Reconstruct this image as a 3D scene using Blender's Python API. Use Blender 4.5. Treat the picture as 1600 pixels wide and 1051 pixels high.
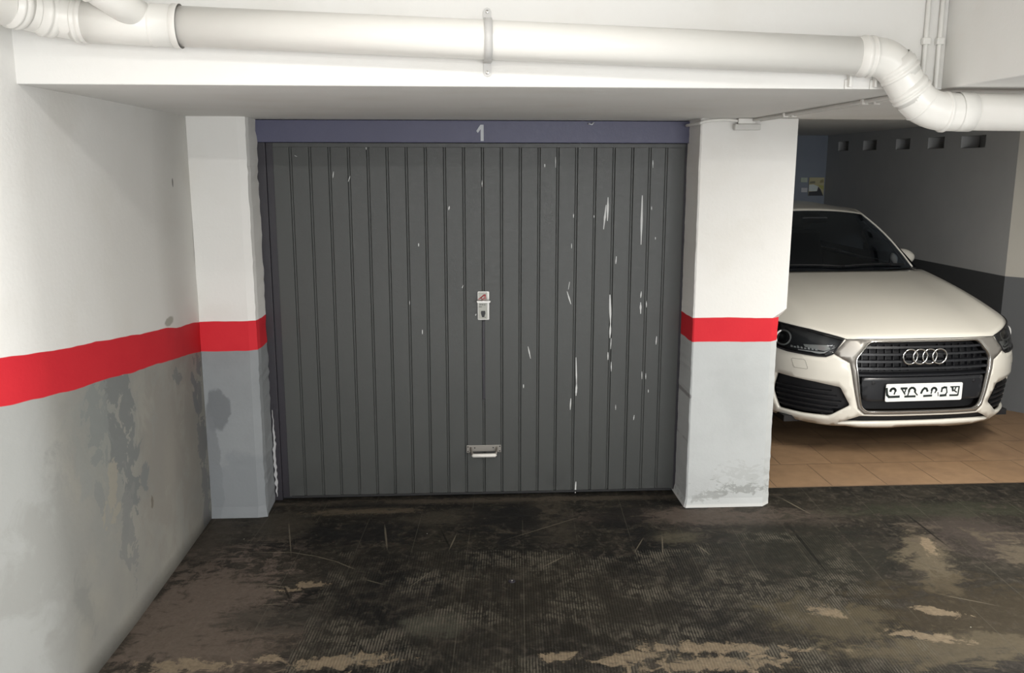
import bpy, bmesh, math, random
from mathutils import Vector, Matrix, noise
from mathutils.geometry import delaunay_2d_cdt
random.seed(7)
PI = math.pi
S = bpy.context.scene
for o in list(bpy.data.objects):
    bpy.data.objects.remove(o, do_unlink=True)
COL = S.collection

# ------------------------------------------------------------------ camera
F_PX, PITCH, YAW_C, ROLL, CAM_X, CAM_H = 1362.34, .1879, .0597, .0006, 1.0765, 1.8578
cd = bpy.data.cameras.new('camera'); cam = bpy.data.objects.new('camera', cd); COL.objects.link(cam)
fw = Vector((math.sin(YAW_C)*math.cos(PITCH), math.cos(YAW_C)*math.cos(PITCH), -math.sin(PITCH)))
rt = Vector((math.cos(YAW_C), -math.sin(YAW_C), 0)); up = rt.cross(fw)
r2 = math.cos(ROLL)*rt + math.sin(ROLL)*up; u2 = -math.sin(ROLL)*rt + math.cos(ROLL)*up
m = Matrix((r2, u2, -fw)).transposed().to_4x4(); m.translation = (CAM_X, 0, CAM_H)
cam.matrix_world = m
cd.sensor_width = 36; cd.lens = F_PX/1600*36; cd.clip_start = .05
S.camera = cam
# ------------------------------------------------------------------ light
S.view_settings.view_transform = 'Standard'; S.view_settings.look = 'None'
S.view_settings.gamma = 1; S.view_settings.use_curve_mapping = False
S.view_settings.exposure = 0.05
w = bpy.data.worlds.new('world'); S.world = w; w.use_nodes = True
w.node_tree.nodes['Background'].inputs[0].default_value = (.9, .95, 1, 1)
w.node_tree.nodes['Background'].inputs[1].default_value = .02
def area(name, loc, sx, sy, power, col, rot=(0, 0, 0)):
    l = bpy.data.lights.new(name, 'AREA'); l.shape = 'RECTANGLE'; l.size = sx; l.size_y = sy
    l.energy = power; l.color = col
    o = bpy.data.objects.new(name, l); o.location = loc; o.rotation_euler = rot; COL.objects.link(o)
    return o
LAMPS = [(1.05, 2.05, 2.62, 11), (.25, -.35, 2.62, 110)]
for x, y, z, p in LAMPS:
    area('tube_light', (x, y, z-.075), 1.2, .16, p, (1, .985, .95))
area('bay_fill_light', (4.15, 3.6, 2.05), .16, 1.2, 66, (1, .955, .88))  # added lamp out of view, brightens the bonnet
area('aisle_light', (3.85, 1.6, 2.05), 1.2, .16, 40, (1, .96, .90))
area('rear_fill_light', (3.3, -4.05, 1.58), 5.4, 1.4, 215, (.97, .985, 1), (PI/2, 0, 0))  # added wide panel behind the camera for soft frontal fill

# ------------------------------------------------------------------ node helpers
class G:
    def __init__(s, name, rough=.6, metal=0., spec=.5):
        s.m = bpy.data.materials.new(name); s.m.use_nodes = True; s.t = s.m.node_tree; s.n = s.t.nodes
        s.b = s.n['Principled BSDF']; s.set('Roughness', rough); s.set('Metallic', metal); s.set('Specular IOR Level', spec)
    def set(s, k, v):
        i = s.b.inputs[k]
        if isinstance(v, bpy.types.NodeSocket): s.t.links.new(v, i)
        elif isinstance(v, (tuple, list)): i.default_value = (*v, 1)
        else: i.default_value = v
    def inp(s, i, v):
        if isinstance(v, bpy.types.NodeSocket): s.t.links.new(v, i)
        elif isinstance(v, (tuple, list)) and i.type == 'RGBA': i.default_value = (*v[:3], 1)
        else: i.default_value = v
    def mt(s, op, a, b=0., c=None, clamp=False):
        n = s.n.new('ShaderNodeMath'); n.operation = op; n.use_clamp = clamp
        s.inp(n.inputs[0], a); s.inp(n.inputs[1], b)
        if c is not None: s.inp(n.inputs[2], c)
        return n.outputs[0]
    def ss(s, v, a, b):
        n = s.n.new('ShaderNodeMapRange'); n.interpolation_type = 'SMOOTHSTEP'
        s.inp(n.inputs[0], v); n.inputs[1].default_value = a; n.inputs[2].default_value = b
        if a > b:
            n.inputs[1].default_value = b; n.inputs[2].default_value = a; n.inputs[3].default_value = 1; n.inputs[4].default_value = 0
        return n.outputs[0]
    def mix(s, f, a, b, mode='MIX'):
        n = s.n.new('ShaderNodeMix'); n.data_type = 'RGBA'; n.blend_type = mode
        s.inp(n.inputs[0], f); s.inp(n.inputs[6], a); s.inp(n.inputs[7], b)
        return n.outputs[2]
    def pos(s):
        if not hasattr(s, '_p'):
            g = s.n.new('ShaderNodeNewGeometry'); x = s.n.new('ShaderNodeSeparateXYZ')
            s.t.links.new(g.outputs['Position'], x.inputs[0]); s._p = (g.outputs['Position'], *x.outputs)
        return s._p
    def obj(s):
        g = s.n.new('ShaderNodeTexCoord'); return g.outputs['Object']
    def vec(s, x, y, z):
        n = s.n.new('ShaderNodeCombineXYZ')
        for i, v in enumerate((x, y, z)): s.inp(n.inputs[i], v)
        return n.outputs[0]
    def scale(s, v, k):
        n = s.n.new('ShaderNodeMapping'); s.t.links.new(v, n.inputs[0]); n.inputs[3].default_value = k; return n.outputs[0]
    def noise(s, v, sc, det=4, rough=.55, dist=0.):
        n = s.n.new('ShaderNodeTexNoise'); s.t.links.new(v, n.inputs['Vector'])
        n.inputs['Scale'].default_value = sc; n.inputs['Detail'].default_value = det
        n.inputs['Roughness'].default_value = rough; n.inputs['Distortion'].default_value = dist
        return n.outputs[0]
    def vor(s, v, sc):
        n = s.n.new('ShaderNodeTexVoronoi'); s.t.links.new(v, n.inputs['Vector']); n.inputs['Scale'].default_value = sc
        return n.outputs['Distance']
    def bump(s, h, st=.3, d=.01):
        n = s.n.new('ShaderNodeBump'); n.inputs['Strength'].default_value = st; n.inputs['Distance'].default_value = d
        s.inp(n.inputs['Height'], h); s.set('Normal', n.outputs[0])
    def blob(s, A, B, cx, cy, rx, ry, nz, ang=0., edge=.25, amp=.9):
        """soft edged irregular patch round (cx, cy) in the plane of coordinates A, B"""
        a = s.mt('SUBTRACT', A, cx); b = s.mt('SUBTRACT', B, cy)
        if ang:
            c, d = math.cos(ang), math.sin(ang)
            a2 = s.mt('ADD', s.mt('MULTIPLY', a, c), s.mt('MULTIPLY', b, d))
            b = s.mt('SUBTRACT', s.mt('MULTIPLY', b, c), s.mt('MULTIPLY', a, d)); a = a2
        a = s.mt('DIVIDE', a, rx); b = s.mt('DIVIDE', b, ry)
        r = s.mt('SQRT', s.mt('ADD', s.mt('MULTIPLY', a, a), s.mt('MULTIPLY', b, b)))
        r = s.mt('ADD', r, s.mt('MULTIPLY', s.mt('SUBTRACT', nz, .5), amp*2))
        return s.ss(r, 1+edge, 1-edge)

def simple(name, col, rough=.5, metal=0., spec=.5, nz=.06, sc=30, bump=0.):
    g = G(name, rough, metal, spec); v = g.noise(g.obj(), sc, 4)
    f = g.mt('ADD', 1-nz, g.mt('MULTIPLY', v, 2*nz))
    g.set('Base Color', g.mix(1., col, g.vec(f, f, f), 'MULTIPLY'))
    if bump: g.bump(v, bump, .003)
    return g.m

# ------------------------------------------------------------------ object helpers
def tag(o, label=None, cat=None, group=None, kind=None):
    if label: o['label'] = label
    if cat: o['category'] = cat
    if group: o['group'] = group
    if kind: o['kind'] = kind
    return o
def link(name, me, mat, parent=None):
    o = bpy.data.objects.new(name, me); COL.objects.link(o)
    if mat: me.materials.append(mat)
    if parent: o.parent = parent
    return o
def mesh(name, vs, fs, mat, parent=None, smooth=False, bevel=0., solid=None, org=None, seg=2):
    if org:
        og = Vector(org); vs = [Vector(v)-og for v in vs]
    me = bpy.data.meshes.new(name); me.from_pydata([tuple(v) for v in vs], [], fs); me.validate()
    bm = bmesh.new(); bm.from_mesh(me); bmesh.ops.recalc_face_normals(bm, faces=bm.faces) if solid is None else None
    bm.to_mesh(me); bm.free()
    if smooth: me.polygons.foreach_set('use_smooth', [True]*len(me.polygons))
    o = link(name, me, mat, parent)
    if org: o.location = og
    if solid:
        s = o.modifiers.new('thickness', 'SOLIDIFY'); s.thickness = abs(solid); s.offset = -1 if solid > 0 else 1
    if bevel:
        b = o.modifiers.new('bevel', 'BEVEL'); b.width = bevel; b.segments = seg; b.limit_method = 'ANGLE'; b.angle_limit = .6
    return o
def empty(name, loc, rz=0):
    o = bpy.data.objects.new(name, None); o.location = loc; o.rotation_euler = (0, 0, rz); o.empty_display_size = .1
    COL.objects.link(o); return o
class M:
    def __init__(s): s.v = []; s.f = []
    def add(s, vs, fs):
        k = len(s.v); s.v += [Vector(v) for v in vs]; s.f += [[i+k for i in f] for f in fs]; return s
    def box(s, x0, x1, y0, y1, z0, z1):
        return s.add([(x0,y0,z0),(x1,y0,z0),(x1,y1,z0),(x0,y1,z0),(x0,y0,z1),(x1,y0,z1),(x1,y1,z1),(x0,y1,z1)],
                     [(0,3,2,1),(4,5,6,7),(0,1,5,4),(1,2,6,5),(2,3,7,6),(3,0,4,7)])
    def prism(s, poly, f0, f1):
        """poly 2D; f0 and f1 map (a, b) to the two end faces"""
        n = len(poly)
        return s.add([f0(a, b) for a, b in poly]+[f1(a, b) for a, b in poly],
                     [list(range(n))[::-1], list(range(n, 2*n))]+[(i, (i+1) % n, n+(i+1) % n, n+i) for i in range(n)])
    def lathe(s, prof, axis_o, axis_d, n=32, cap=True):
        """prof: (distance along the axis, radius)"""
        d = Vector(axis_d).normalized(); a = d.orthogonal().normalized(); b = d.cross(a); o = Vector(axis_o)
        vs = [o+d*t+(a*math.cos(2*PI*i/n)+b*math.sin(2*PI*i/n))*r for t, r in prof for i in range(n)]
        k = len(prof); fs = [(j*n+i, j*n+(i+1) % n, (j+1)*n+(i+1) % n, (j+1)*n+i) for j in range(k-1) for i in range(n)]
        if cap: fs += [list(range(n))[::-1], [(k-1)*n+i for i in range(n)]]
        return s.add(vs, fs)
    def tube(s, path, r, n=20, cap=True):
        P = [Vector(p) for p in path]; R = r if isinstance(r, (list, tuple)) else [r]*len(P)
        T = [(P[min(i+1, len(P)-1)]-P[max(i-1, 0)]).normalized() for i in range(len(P))]
        a = T[0].orthogonal().normalized(); vs = []
        for p, t, rr in zip(P, T, R):
            a = (a-t*a.dot(t)).normalized(); b = t.cross(a)
            vs += [p+(a*math.cos(2*PI*i/n)+b*math.sin(2*PI*i/n))*rr for i in range(n)]
        k = len(P); fs = [(j*n+i, j*n+(i+1) % n, (j+1)*n+(i+1) % n, (j+1)*n+i) for j in range(k-1) for i in range(n)]
        if cap: fs += [list(range(n))[::-1], [(k-1)*n+i for i in range(n)]]
        return s.add(vs, fs)
    def torus(s, c, nrm, R, r, n=40, k=10, flat=1.):
        d = Vector(nrm).normalized(); a = d.orthogonal().normalized(); b = d.cross(a); c = Vector(c); vs = []
        for i in range(n):
            e = a*math.cos(2*PI*i/n)+b*math.sin(2*PI*i/n)
            for j in range(k): vs.append(c+e*(R+r*math.cos(2*PI*j/k))+d*r*flat*math.sin(2*PI*j/k))
        return s.add(vs, [(i*k+j, ((i+1) % n)*k+j, ((i+1) % n)*k+(j+1) % k, i*k+(j+1) % k) for i in range(n) for j in range(k)])
    def build(s, name, mat, parent=None, **k): return mesh(name, s.v, s.f, mat, parent, **k)
def struct(o, label=None): o['kind'] = 'structure'; (label and o.__setitem__('label', label)); return o
def grid(f, nu, nv):
    vs = [f(i/nu, j/nv) for j in range(nv+1) for i in range(nu+1)]
    return vs, [(j*(nu+1)+i, j*(nu+1)+i+1, (j+1)*(nu+1)+i+1, (j+1)*(nu+1)+i) for j in range(nv) for i in range(nu)]
def inpoly(p, poly):
    c = False; x, y = p
    for i in range(len(poly)):
        (x0, y0), (x1, y1) = poly[i-1], poly[i]
        if (y0 > y) != (y1 > y) and x < (x1-x0)*(y-y0)/(y1-y0)+x0: c = not c
    return c
def dens(poly, st):
    r = []
    for i in range(len(poly)):
        a, b = poly[i], poly[(i+1) % len(poly)]; n = max(1, math.ceil(math.dist(a, b)/st))
        r += [(a[0]+(b[0]-a[0])*k/n, a[1]+(b[1]-a[1])*k/n) for k in range(n)]
    return r
def rnd(poly, r=.012, n=3):
    """round the corners of a polygon"""
    q = []
    for i in range(len(poly)):
        p, a, b = Vector(poly[i]), Vector(poly[i-1]), Vector(poly[(i+1) % len(poly)])
        d1, d2 = (a-p), (b-p); rr = min(r, d1.length*.45, d2.length*.45)
        p1, p2 = p+d1.normalized()*rr, p+d2.normalized()*rr
        for k in range(n+1):
            t = k/n; q.append(tuple((1-t)**2*p1+2*t*(1-t)*p+t*t*p2))
    return q
def region(outer, holes, st, mp):
    """fill an outline with holes by triangles and map it to 3D with mp(a, b)"""
    loops = [dens(outer, st)]+[dens(h, st) for h in holes]
    pts, ed = [], []
    for L in loops:
        k = len(pts); pts += L; ed += [(k+i, k+(i+1) % len(L)) for i in range(len(L))]
    bp = list(pts)
    xs = [p[0] for p in outer]; ys = [p[1] for p in outer]
    x = min(xs)+st/2
    while x < max(xs):
        y = min(ys)+st/2
        while y < max(ys):
            if inpoly((x, y), outer) and not any(inpoly((x, y), h) for h in holes) and min((x-a)**2+(y-b)**2 for a, b in bp) > (st*.5)**2:
                pts.append((x, y))
            y += st
        x += st
    vo, _, fo, *_ = delaunay_2d_cdt([Vector(p) for p in pts], ed, [], 0, 1e-6)
    fs = []
    for f in fo:
        c = sum((vo[i] for i in f), Vector((0, 0)))/len(f)
        if inpoly(c, outer) and not any(inpoly(c, h) for h in holes): fs.append(list(f))
    return [mp(v.x, v.y) for v in vo], fs
def interp(t, xs, ys):
    if t <= xs[0]: return ys[0]
    for i in range(1, len(xs)):
        if t <= xs[i]: return ys[i-1]+(ys[i]-ys[i-1])*(t-xs[i-1])/(xs[i]-xs[i-1])
    return ys[-1]

# ------------------------------------------------------------------ materials of the building
WHITE = (.79, .78, .75)
def wall_mat(name, patches=0, stripe=None, lower=(.46, .47, .465), upper=WHITE, bumpk=.25):
    g = G(name, .75, spec=.25); P, X, Y, Z = g.pos()
    n1 = g.noise(P, 3.0, 6); n2 = g.noise(P, 60, 4); n3 = g.noise(P, 9, 5)
    upc = g.mix(g.mt('MULTIPLY', g.ss(n1, .45, .75), .35), upper, (upper[0]*.88, upper[1]*.86, upper[2]*.82))
    lo = g.mix(g.ss(n1, .4, .7), lower, tuple(c*.9 for c in lower))
    if patches == 1:      # left wall: repaired plaster, beige and darker grey areas
        lo = g.mix(g.ss(n1, .35, .65), (.345, .335, .30), (.30, .297, .275))
        lo = g.mix(g.ss(Y, 3.05, 2.8), lo, (.40, .405, .39))
        wn = g.noise(P, 5, 7, .65); wq = g.noise(P, 7, 8, .62, .5); YY, ZZ = Y, Z
        for cy, cz, ry, rz, c, an, k in ((3.35, .80, .30, .30, (.27, .285, .27), 0, .55), (3.0, .55, .3, .25, (.315, .315, .295), 0, .6), (3.95, .55, .35, .35, (.29, .27, .24), 0, .55), (4.3, .5, .2, .45, (.275, .26, .235), 0, .5),
                                      (3.47, .86, .115, .19, (.215, .225, .22), 0, 1), (3.50, .63, .09, .20, (.22, .23, .225), 0, 1), (3.46, .42, .06, .20, (.25, .255, .245), 0, .9), (3.66, .56, .035, .07, (.225, .235, .23), 0, 1),
                                      (3.24, .90, .08, .13, (.25, .265, .255), 0, .9), (3.33, .60, .06, .09, (.35, .33, .28), 0, .9), (3.22, .66, .05, .05, (.26, .27, .26), 0, .8), (3.12, .72, .05, .06, (.29, .30, .285), 0, .6),
                                      (3.05, .28, .05, .14, (.25, .255, .24), .4, .6), (2.85, .22, .06, .10, (.33, .33, .31), .4, .6), (3.72, .44, .012, .03, (.17, .15, .12), 0, .8), (4.49, .35, .06, .55, (.20, .205, .21), 0, .8),
                                      (4.42, .74, .035, .09, (.20, .205, .21), 0, 1), (4.18, .88, .06, .03, (.22, .23, .22), 0, 1)):
            lo = g.mix(g.mt('MULTIPLY', g.blob(YY, ZZ, cy, cz, ry, rz, wq, an, .05 if k > .7 else .4, 3.2 if k > .7 else 2.), k), lo, c)
        upc = g.mix(g.mt('MULTIPLY', g.blob(YY, ZZ, 3.9, 1.4, .5, .5, wn, 0, .6, .5), .30), upc, (.66, .64, .59))
        upc = g.mix(g.blob(YY, ZZ, 4.1, 1.165, .06, .022, wn, 0, .2, .9), upc, (.42, .41, .36))
        dk = g.blob(YY, ZZ, 4.30, 1.80, .008, .02, wn, 0, .2, .6); upc = g.mix(dk, upc, (.2, .19, .17))
    if patches == 2:      # left column: darker repair low down and in the inner corner
        wn = g.noise(P, 7, 6, .6)
        lo = g.mix(g.blob(X, Z, -.22, .60, .065, .12, wn, 0, .1, .7), lo, (.17, .18, .19))
        lo = g.mix(g.mt('MULTIPLY', g.blob(X, Z, -.26, .25, .045, .36, wn, 0, .1, 1.0), .8), lo, (.19, .20, .21))
        lo = g.mix(g.mt('MULTIPLY', g.blob(X, Z, -.1, .10, .3, .24, wn, 0, .2, .8), .6), lo, (.21, .225, .24))
    if patches == 3:      # right pillar: scuffed and peeling just above the floor
        wn = g.noise(P, 12, 6, .6)
        wq = g.noise(g.scale(P, (1, 1, 1.6)), 18, 8, .7, 1.)
        lo = g.mix(g.mt('MULTIPLY', g.blob(X, Z, 2.64, .105, .15, .022, wq, -.08, .3, 4.5), .75), lo, (.27, .28, .27))
        lo = g.mix(g.mt('MULTIPLY', g.blob(X, Z, 2.46, .07, .10, .022, wq, .25, .3, 4.5), .7), lo, (.30, .31, .30))
        lo = g.mix(g.mt('MULTIPLY', g.blob(X, Z, 2.66, .19, .10, .05, wq, 0, .3, 5), .35), lo, (.36, .37, .36))
        lo = g.mix(g.mt('MULTIPLY', g.ss(Z, .022, .012), .6), lo, (.62, .62, .60))
        lo = g.mix(g.blob(X, Z, 2.33, .64, .008, .012, wn), lo, (.3, .3, .3)); lo = g.mix(g.blob(X, Z, 2.32, .38, .008, .012, wn), lo, (.3, .3, .3))
    col = upc
    if stripe:
        zt, zb, st = stripe      # stripe height at Y 4.57 and its climb towards the camera
        wob = g.mt('MULTIPLY', g.mt('SUBTRACT', g.noise(P, 4, 2), .5), .022)
        zz = g.mt('ADD', Z, g.mt('MULTIPLY', g.mt('SUBTRACT', Y, 4.57), st)); zz = g.mt('ADD', zz, wob)
        top = g.ss(zz, zt+.0015, zt-.0015); bot = g.ss(zz, zb+.0015, zb-.0015)
        red = g.mix(n3, (.60, .020, .034), (.66, .03, .04))
        col = g.mix(top, upc, red); col = g.mix(bot, col, lo)
    g.set('Base Color', col); g.bump(g.mt('ADD', g.mt('MULTIPLY', n2, .4), n3), bumpk, .006)
    return g.m
M_white = wall_mat('white_plaster'); M_left = wall_mat('left_wall_paint', 1, (1.081, .928, .112))
M_colL = wall_mat('left_column_paint', 2, (1.083, .929, .0), lower=(.27, .285, .295))
M_colR = wall_mat('right_pillar_paint', 3, (1.078, .945, .0), lower=(.50, .52, .52))
# side bay: grey over a dark dado
g = G('bay_wall_paint', .8, spec=.2); P, X, Y, Z = g.pos(); n = g.noise(P, 5, 5)
g.set('Base Color', g.mix(g.ss(Z, 1.058, 1.052), g.mix(n, (.45, .46, .465), (.53, .53, .525)), (.075, .078, .082))); g.bump(g.noise(P, 50), .2, .004); M_bay = g.m
g = G('bay_pilaster_paint', .8, spec=.2); P, X, Y, Z = g.pos(); n = g.noise(P, 5, 5)
g.set('Base Color', g.mix(g.ss(Z, 1.058, 1.052), (.50, .48, .43), (.13, .135, .14))); g.bump(g.noise(P, 50), .2, .004); M_pil = g.m

g = G('far_wall_paint', .8, spec=.2); P, X, Y, Z = g.pos(); n = g.noise(P, 5, 5); g.set('Base Color', g.mix(n, (.22, .25, .30), (.27, .30, .35))); M_far = g.m
# dark worn floor of the aisle
g = G('worn_floor', .5, spec=.18); P, X, Y, Z = g.pos()
PF = lambda u, v: (lambda d: (CAM_X+d.x*(-CAM_H/d.z), d.y*(-CAM_H/d.z)))(rt*((u-800)/F_PX)-up*((v-525.5)/F_PX)+fw)
fb = g.noise(P, 2.1, 10, .62, .6); fc = g.noise(P, 7.5, 8, .65, .4); fd = g.noise(P, 38, 5, .7); fe = g.noise(g.scale(P, (1, 2.3, 1)), 3.2, 9, .68, 1.2)
col = g.mix(g.ss(fb, .36, .62), (.008, .0078, .007), (.024, .0215, .016))
fg = g.noise(P, 16, 9, .72, .8); fh = g.noise(g.scale(P, (1, 1, 1)), 75, 4, .7)
col = g.mix(g.mt('MULTIPLY', g.ss(fe, .50, .70), .5), col, (.058, .050, .038))
col = g.mix(g.mt('MULTIPLY', g.ss(fg, .50, .66), .6), col, (.075, .062, .050))
col = g.mix(g.mt('MULTIPLY', g.ss(g.noise(g.scale(P, (1, .5, 1)), 33, 6, .7), .54, .66), .5), col, (.085, .075, .058))
col = g.mix(g.mt('MULTIPLY', g.ss(fg, .46, .34), .5), col, (.006, .006, .006))
mixp = g.mt('ADD', g.mt('MULTIPLY', fe, .35), g.mt('MULTIPLY', fg, .65))
mixn = g.mt('ADD', g.mt('MULTIPLY', fe, .5), g.mt('MULTIPLY', fg, .5))
for cx, cy, rx, ry, c, k, an in ((-.06, 3.50, .30, .55, (.150, .118, .096), .85, 0), (.12, 3.20, .28, .25, (.12, .095, .075), .7, 0), (-.2, 4.25, .12, .30, (.075, .063, .05), .6, 0), (.1, 4.45, .14, .18, (.070, .06, .045), .6, 0),
                             (.55, 4.62, .26, .05, (.11, .088, .060), .8, 0), (1.0, 4.5, .22, .10, (.062, .054, .040), .7, 0), (1.55, 4.5, .12, .30, (.066, .056, .041), .7, 0),
                             (2.45, 4.42, .60, .11, (.105, .083, .068), .8, -.05), (2.2, 4.18, .12, .07, (.09, .08, .055), .7, 0), (1.2, 4.74, 1.3, .035, (.085, .07, .052), .7, 0),
                             (.60, 4.30, .24, .14, (.010, .010, .010), .8, 0), (1.35, 4.45, .24, .22, (.009, .009, .009), .8, 0), (1.95, 4.4, .14, .2, (.008, .008, .008), .85, 0), (.55, 4.7, .2, .05, (.009, .009, .009), .7, 0),
                             (2.75, 3.95, .4, .35, (.024, .024, .018), .6, 0), (1.55, 3.5, .45, .35, (.020, .017, .012), .6, 0), (.95, 3.35, .12, .08, (.062, .060, .046), .8, 0), (.25, 3.45, .2, .1, (.05, .045, .036), .7, 0),
                             (3.35, 3.85, .10, .34, (.15, .125, .085), .7, -.35), (3.3, 3.3, .5, .3, (.055, .042, .024), .6, 0), (2.62, 3.28, .22, .16, (.11, .092, .058), .6, -.5),
                             (3.75, 4.1, .25, .3, (.075, .06, .052), .6, 0), (3.9, 3.75, .15, .3, (.12, .10, .07), .7, .3), (3.0, 3.05, .45, .10, (.115, .095, .062), .7, 0), (3.7, 4.45, .5, .1, (.035, .038, .024), .6, 0)):
    col = g.mix(g.mt('MULTIPLY', g.blob(X, Y, cx, cy, rx, ry, mixn, an, .45, 3.6), k), col, c)
for cx, cy, rx, ry, an in ((.365, 3.745, .075, .038, 0), (.30, 3.70, .06, .012, 0), (.02, 3.10, .17, .045, 0), (.60, 3.10, .18, .040, .1), (1.72, 3.06, .15, .030, .1), (2.1, 3.11, .26, .035, -.1),
                           (2.62, 3.38, .07, .05, -.6), (3.42, 3.98, .025, .12, -.3), (2.0, 3.0, .3, .05, 0), (.32, 3.14, .05, .03, 0), (1.45, 3.08, .08, .03, .1), (3.1, 3.35, .1, .03, -.5), (2.95, 3.15, .12, .03, -.3)):
    col = g.mix(g.mt('MULTIPLY', g.blob(X, Y, cx, cy, rx, ry, mixp, an, .25, 4.2), .85), col, g.mix(fd, (.15, .115, .075), (.30, .24, .165)))
# ribbed strips let into the floor
gx = g.mt('ADD', X, g.mt('MULTIPLY', Y, -.065))
ph = g.mt('FRACT', g.mt('MULTIPLY', gx, 82)); rib = g.ss(g.mt('ABSOLUTE', g.mt('SUBTRACT', ph, .5)), .10, .32)
fy = g.mt('ADD', Y, g.mt('MULTIPLY', g.mt('SUBTRACT', g.noise(g.vec(g.mt('MULTIPLY', g.mt('FLOOR', g.mt('MULTIPLY', gx, 3.6)), 3.7), 0., 0.), 1, 0), .5), .5))
reg = g.mt('MULTIPLY', g.ss(fy, 4.10, 4.07), g.mt('MULTIPLY', g.ss(gx, .19, .20), g.ss(gx, 2.75, 2.70)))
vis = g.mt('MULTIPLY', g.mt('MULTIPLY', reg, g.ss(g.noise(P, 2.7, 5), .44, .60)), g.ss(fg, .42, .56))
col = g.mix(g.mt('MULTIPLY', g.mt('MULTIPLY', rib, vis), .7), col, (.135, .122, .095))
jx = g.mt('ABSOLUTE', g.mt('SUBTRACT', g.mt('FRACT', g.mt('MULTIPLY', gx, 3.6)), .5))
jl = g.mt('MULTIPLY', g.ss(jx, .4925, .4965), g.ss(fb, .40, .55))
col = g.mix(g.mt('MULTIPLY', jl, .5), col, (.11, .10, .078))
vd = g.ss(g.vor(P, 9), .030, .016); col = g.mix(g.mt('MULTIPLY', vd, g.ss(fb, .52, .56)), col, (.6, .58, .5))
for u0, v0, u1, v1, c_, wd in ((850, 884.7, 878, 870.6, 1, 4), (806, 838, 897, 810, 1, 2.5), (690.6, 830, 703, 855, 0, 5), (712.5, 836, 703, 856.5, 1, 3), (451.6, 820.6, 454.7, 861, 1, 3), (601.6, 823.8, 604.7, 853.4, 1, 4),
        (643.8, 914, 671.9, 894, 1, 2.5), (400, 912.8, 451.6, 917.5, 1, 2.5), (456, 862.8, 494, 869, 1, 3), (494, 869, 525, 877, 1, 3), (525, 877, 552, 888, 1, 3), (400, 862.8, 456, 862.8, 1, 2.5), (1091, 852, 1108, 865, 1, 4),
        (1034.7, 839, 1036, 865, 1, 3), (993, 860, 1004, 842, 1, 2.5), (1417, 803, 1475, 848, 0, 6), (1238, 827, 1291, 892, 0, 7), (1480, 930, 1551, 944, 1, 3), (445, 918, 452, 935, 0, 5), (570, 905, 600, 913, 1, 3), (1225, 780, 1262, 800, 1, 5), (409, 945, 440, 943, 1, 3)):
    (xa, ya), (xb, yb) = PF(u0, v0), PF(u1, v1)
    ln = math.hypot(xb-xa, yb-ya)/2*1.1; msk = g.blob(X, Y, (xa+xb)/2, (ya+yb)/2, ln, wd*.0011, fg, math.atan2(yb-ya, xb-xa), .5, .6)
    col = g.mix(g.mt('MULTIPLY', msk, .6 if c_ else .8), col, (.20, .175, .13) if c_ else (.005, .005, .004))
col = g.mix(g.mt('MULTIPLY', g.ss(Y, 2.62, 2.35), .92), col, (.64, .65, .66))      # added pale floor below the view, bounces light upwards
f = g.mt('ADD', .40, g.mt('ADD', g.mt('MULTIPLY', fd, .5), g.mt('MULTIPLY', fh, .4))); col = g.mix(1., col, g.vec(f, f, f), 'MULTIPLY')
g.set('Base Color', col); g.set('Roughness', g.mt('ADD', .42, g.mt('MULTIPLY', fc, .4)))
g.bump(g.mt('ADD', g.mt('ADD', fc, g.mt('MULTIPLY', fd, .25)), g.mt('MULTIPLY', g.mt('MULTIPLY', rib, reg), .35)), .5, .006); M_floor = g.m

# terracotta tiles of the side bay
g = G('terracotta_tiles', .45, spec=.4); P, X, Y, Z = g.pos()
row = g.mt('FLOOR', g.mt('DIVIDE', g.mt('SUBTRACT', Y, 4.84), .40)); off = g.mt('MULTIPLY', g.mt('MODULO', g.mt('ADD', row, 40), 2), .5)
ty = g.mt('FRACT', g.mt('DIVIDE', g.mt('SUBTRACT', Y, 4.84), .40)); tu = g.mt('ADD', g.mt('DIVIDE', g.mt('SUBTRACT', X, 3.63), .34), off)
tx = g.mt('FRACT', tu); tid = g.noise(g.vec(g.mt('MULTIPLY', g.mt('FLOOR', tu), 3.3), g.mt('MULTIPLY', row, 5.1), 0.), 1, 0)
ex = g.mt('ABSOLUTE', g.mt('SUBTRACT', tx, .5)); ey = g.mt('ABSOLUTE', g.mt('SUBTRACT', ty, .5)); ed = g.mt('MAXIMUM', ex, ey)
n = g.noise(P, 14, 6, .6); n2 = g.noise(P, 4, 5)
c = g.mix(tid, (.235, .148, .082), (.33, .215, .128)); c = g.mix(g.mt('MULTIPLY', g.ss(n2, .45, .7), .4), c, (.19, .12, .075))
f = g.mt('ADD', .75, g.mt('MULTIPLY', n, .5)); c = g.mix(1., c, g.vec(f, f, f), 'MULTIPLY')
c = g.mix(g.mt('MULTIPLY', g.ss(ed, .488, .494), .7), c, (.11, .075, .05)); g.set('Base Color', c); g.bump(g.ss(ed, .494, .486), .4, .004); M_tile = g.m

# ------------------------------------------------------------------ the building
XL, F_Y, D_Y, B_Y, HS = -.285, 4.57, 4.81, 2.925, 2.124
CEIL = 2.72
struct(M().box(-2.4, 8.2, -4.2, 4.84, -.12, 0).build('floor', M_floor), 'dark worn floor with ribbed strips and pale stains in the aisle')
struct(M().box(2.4, 8.2, 4.84, 10.2, -.12, 0.004).build('floor', M_tile), 'terracotta tiled floor of the side bay under the car')
struct(M().box(-2.4, 8.2, -4.2, B_Y, CEIL, CEIL+.12).build('ceiling', M_white), 'white ceiling of the aisle')
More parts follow.
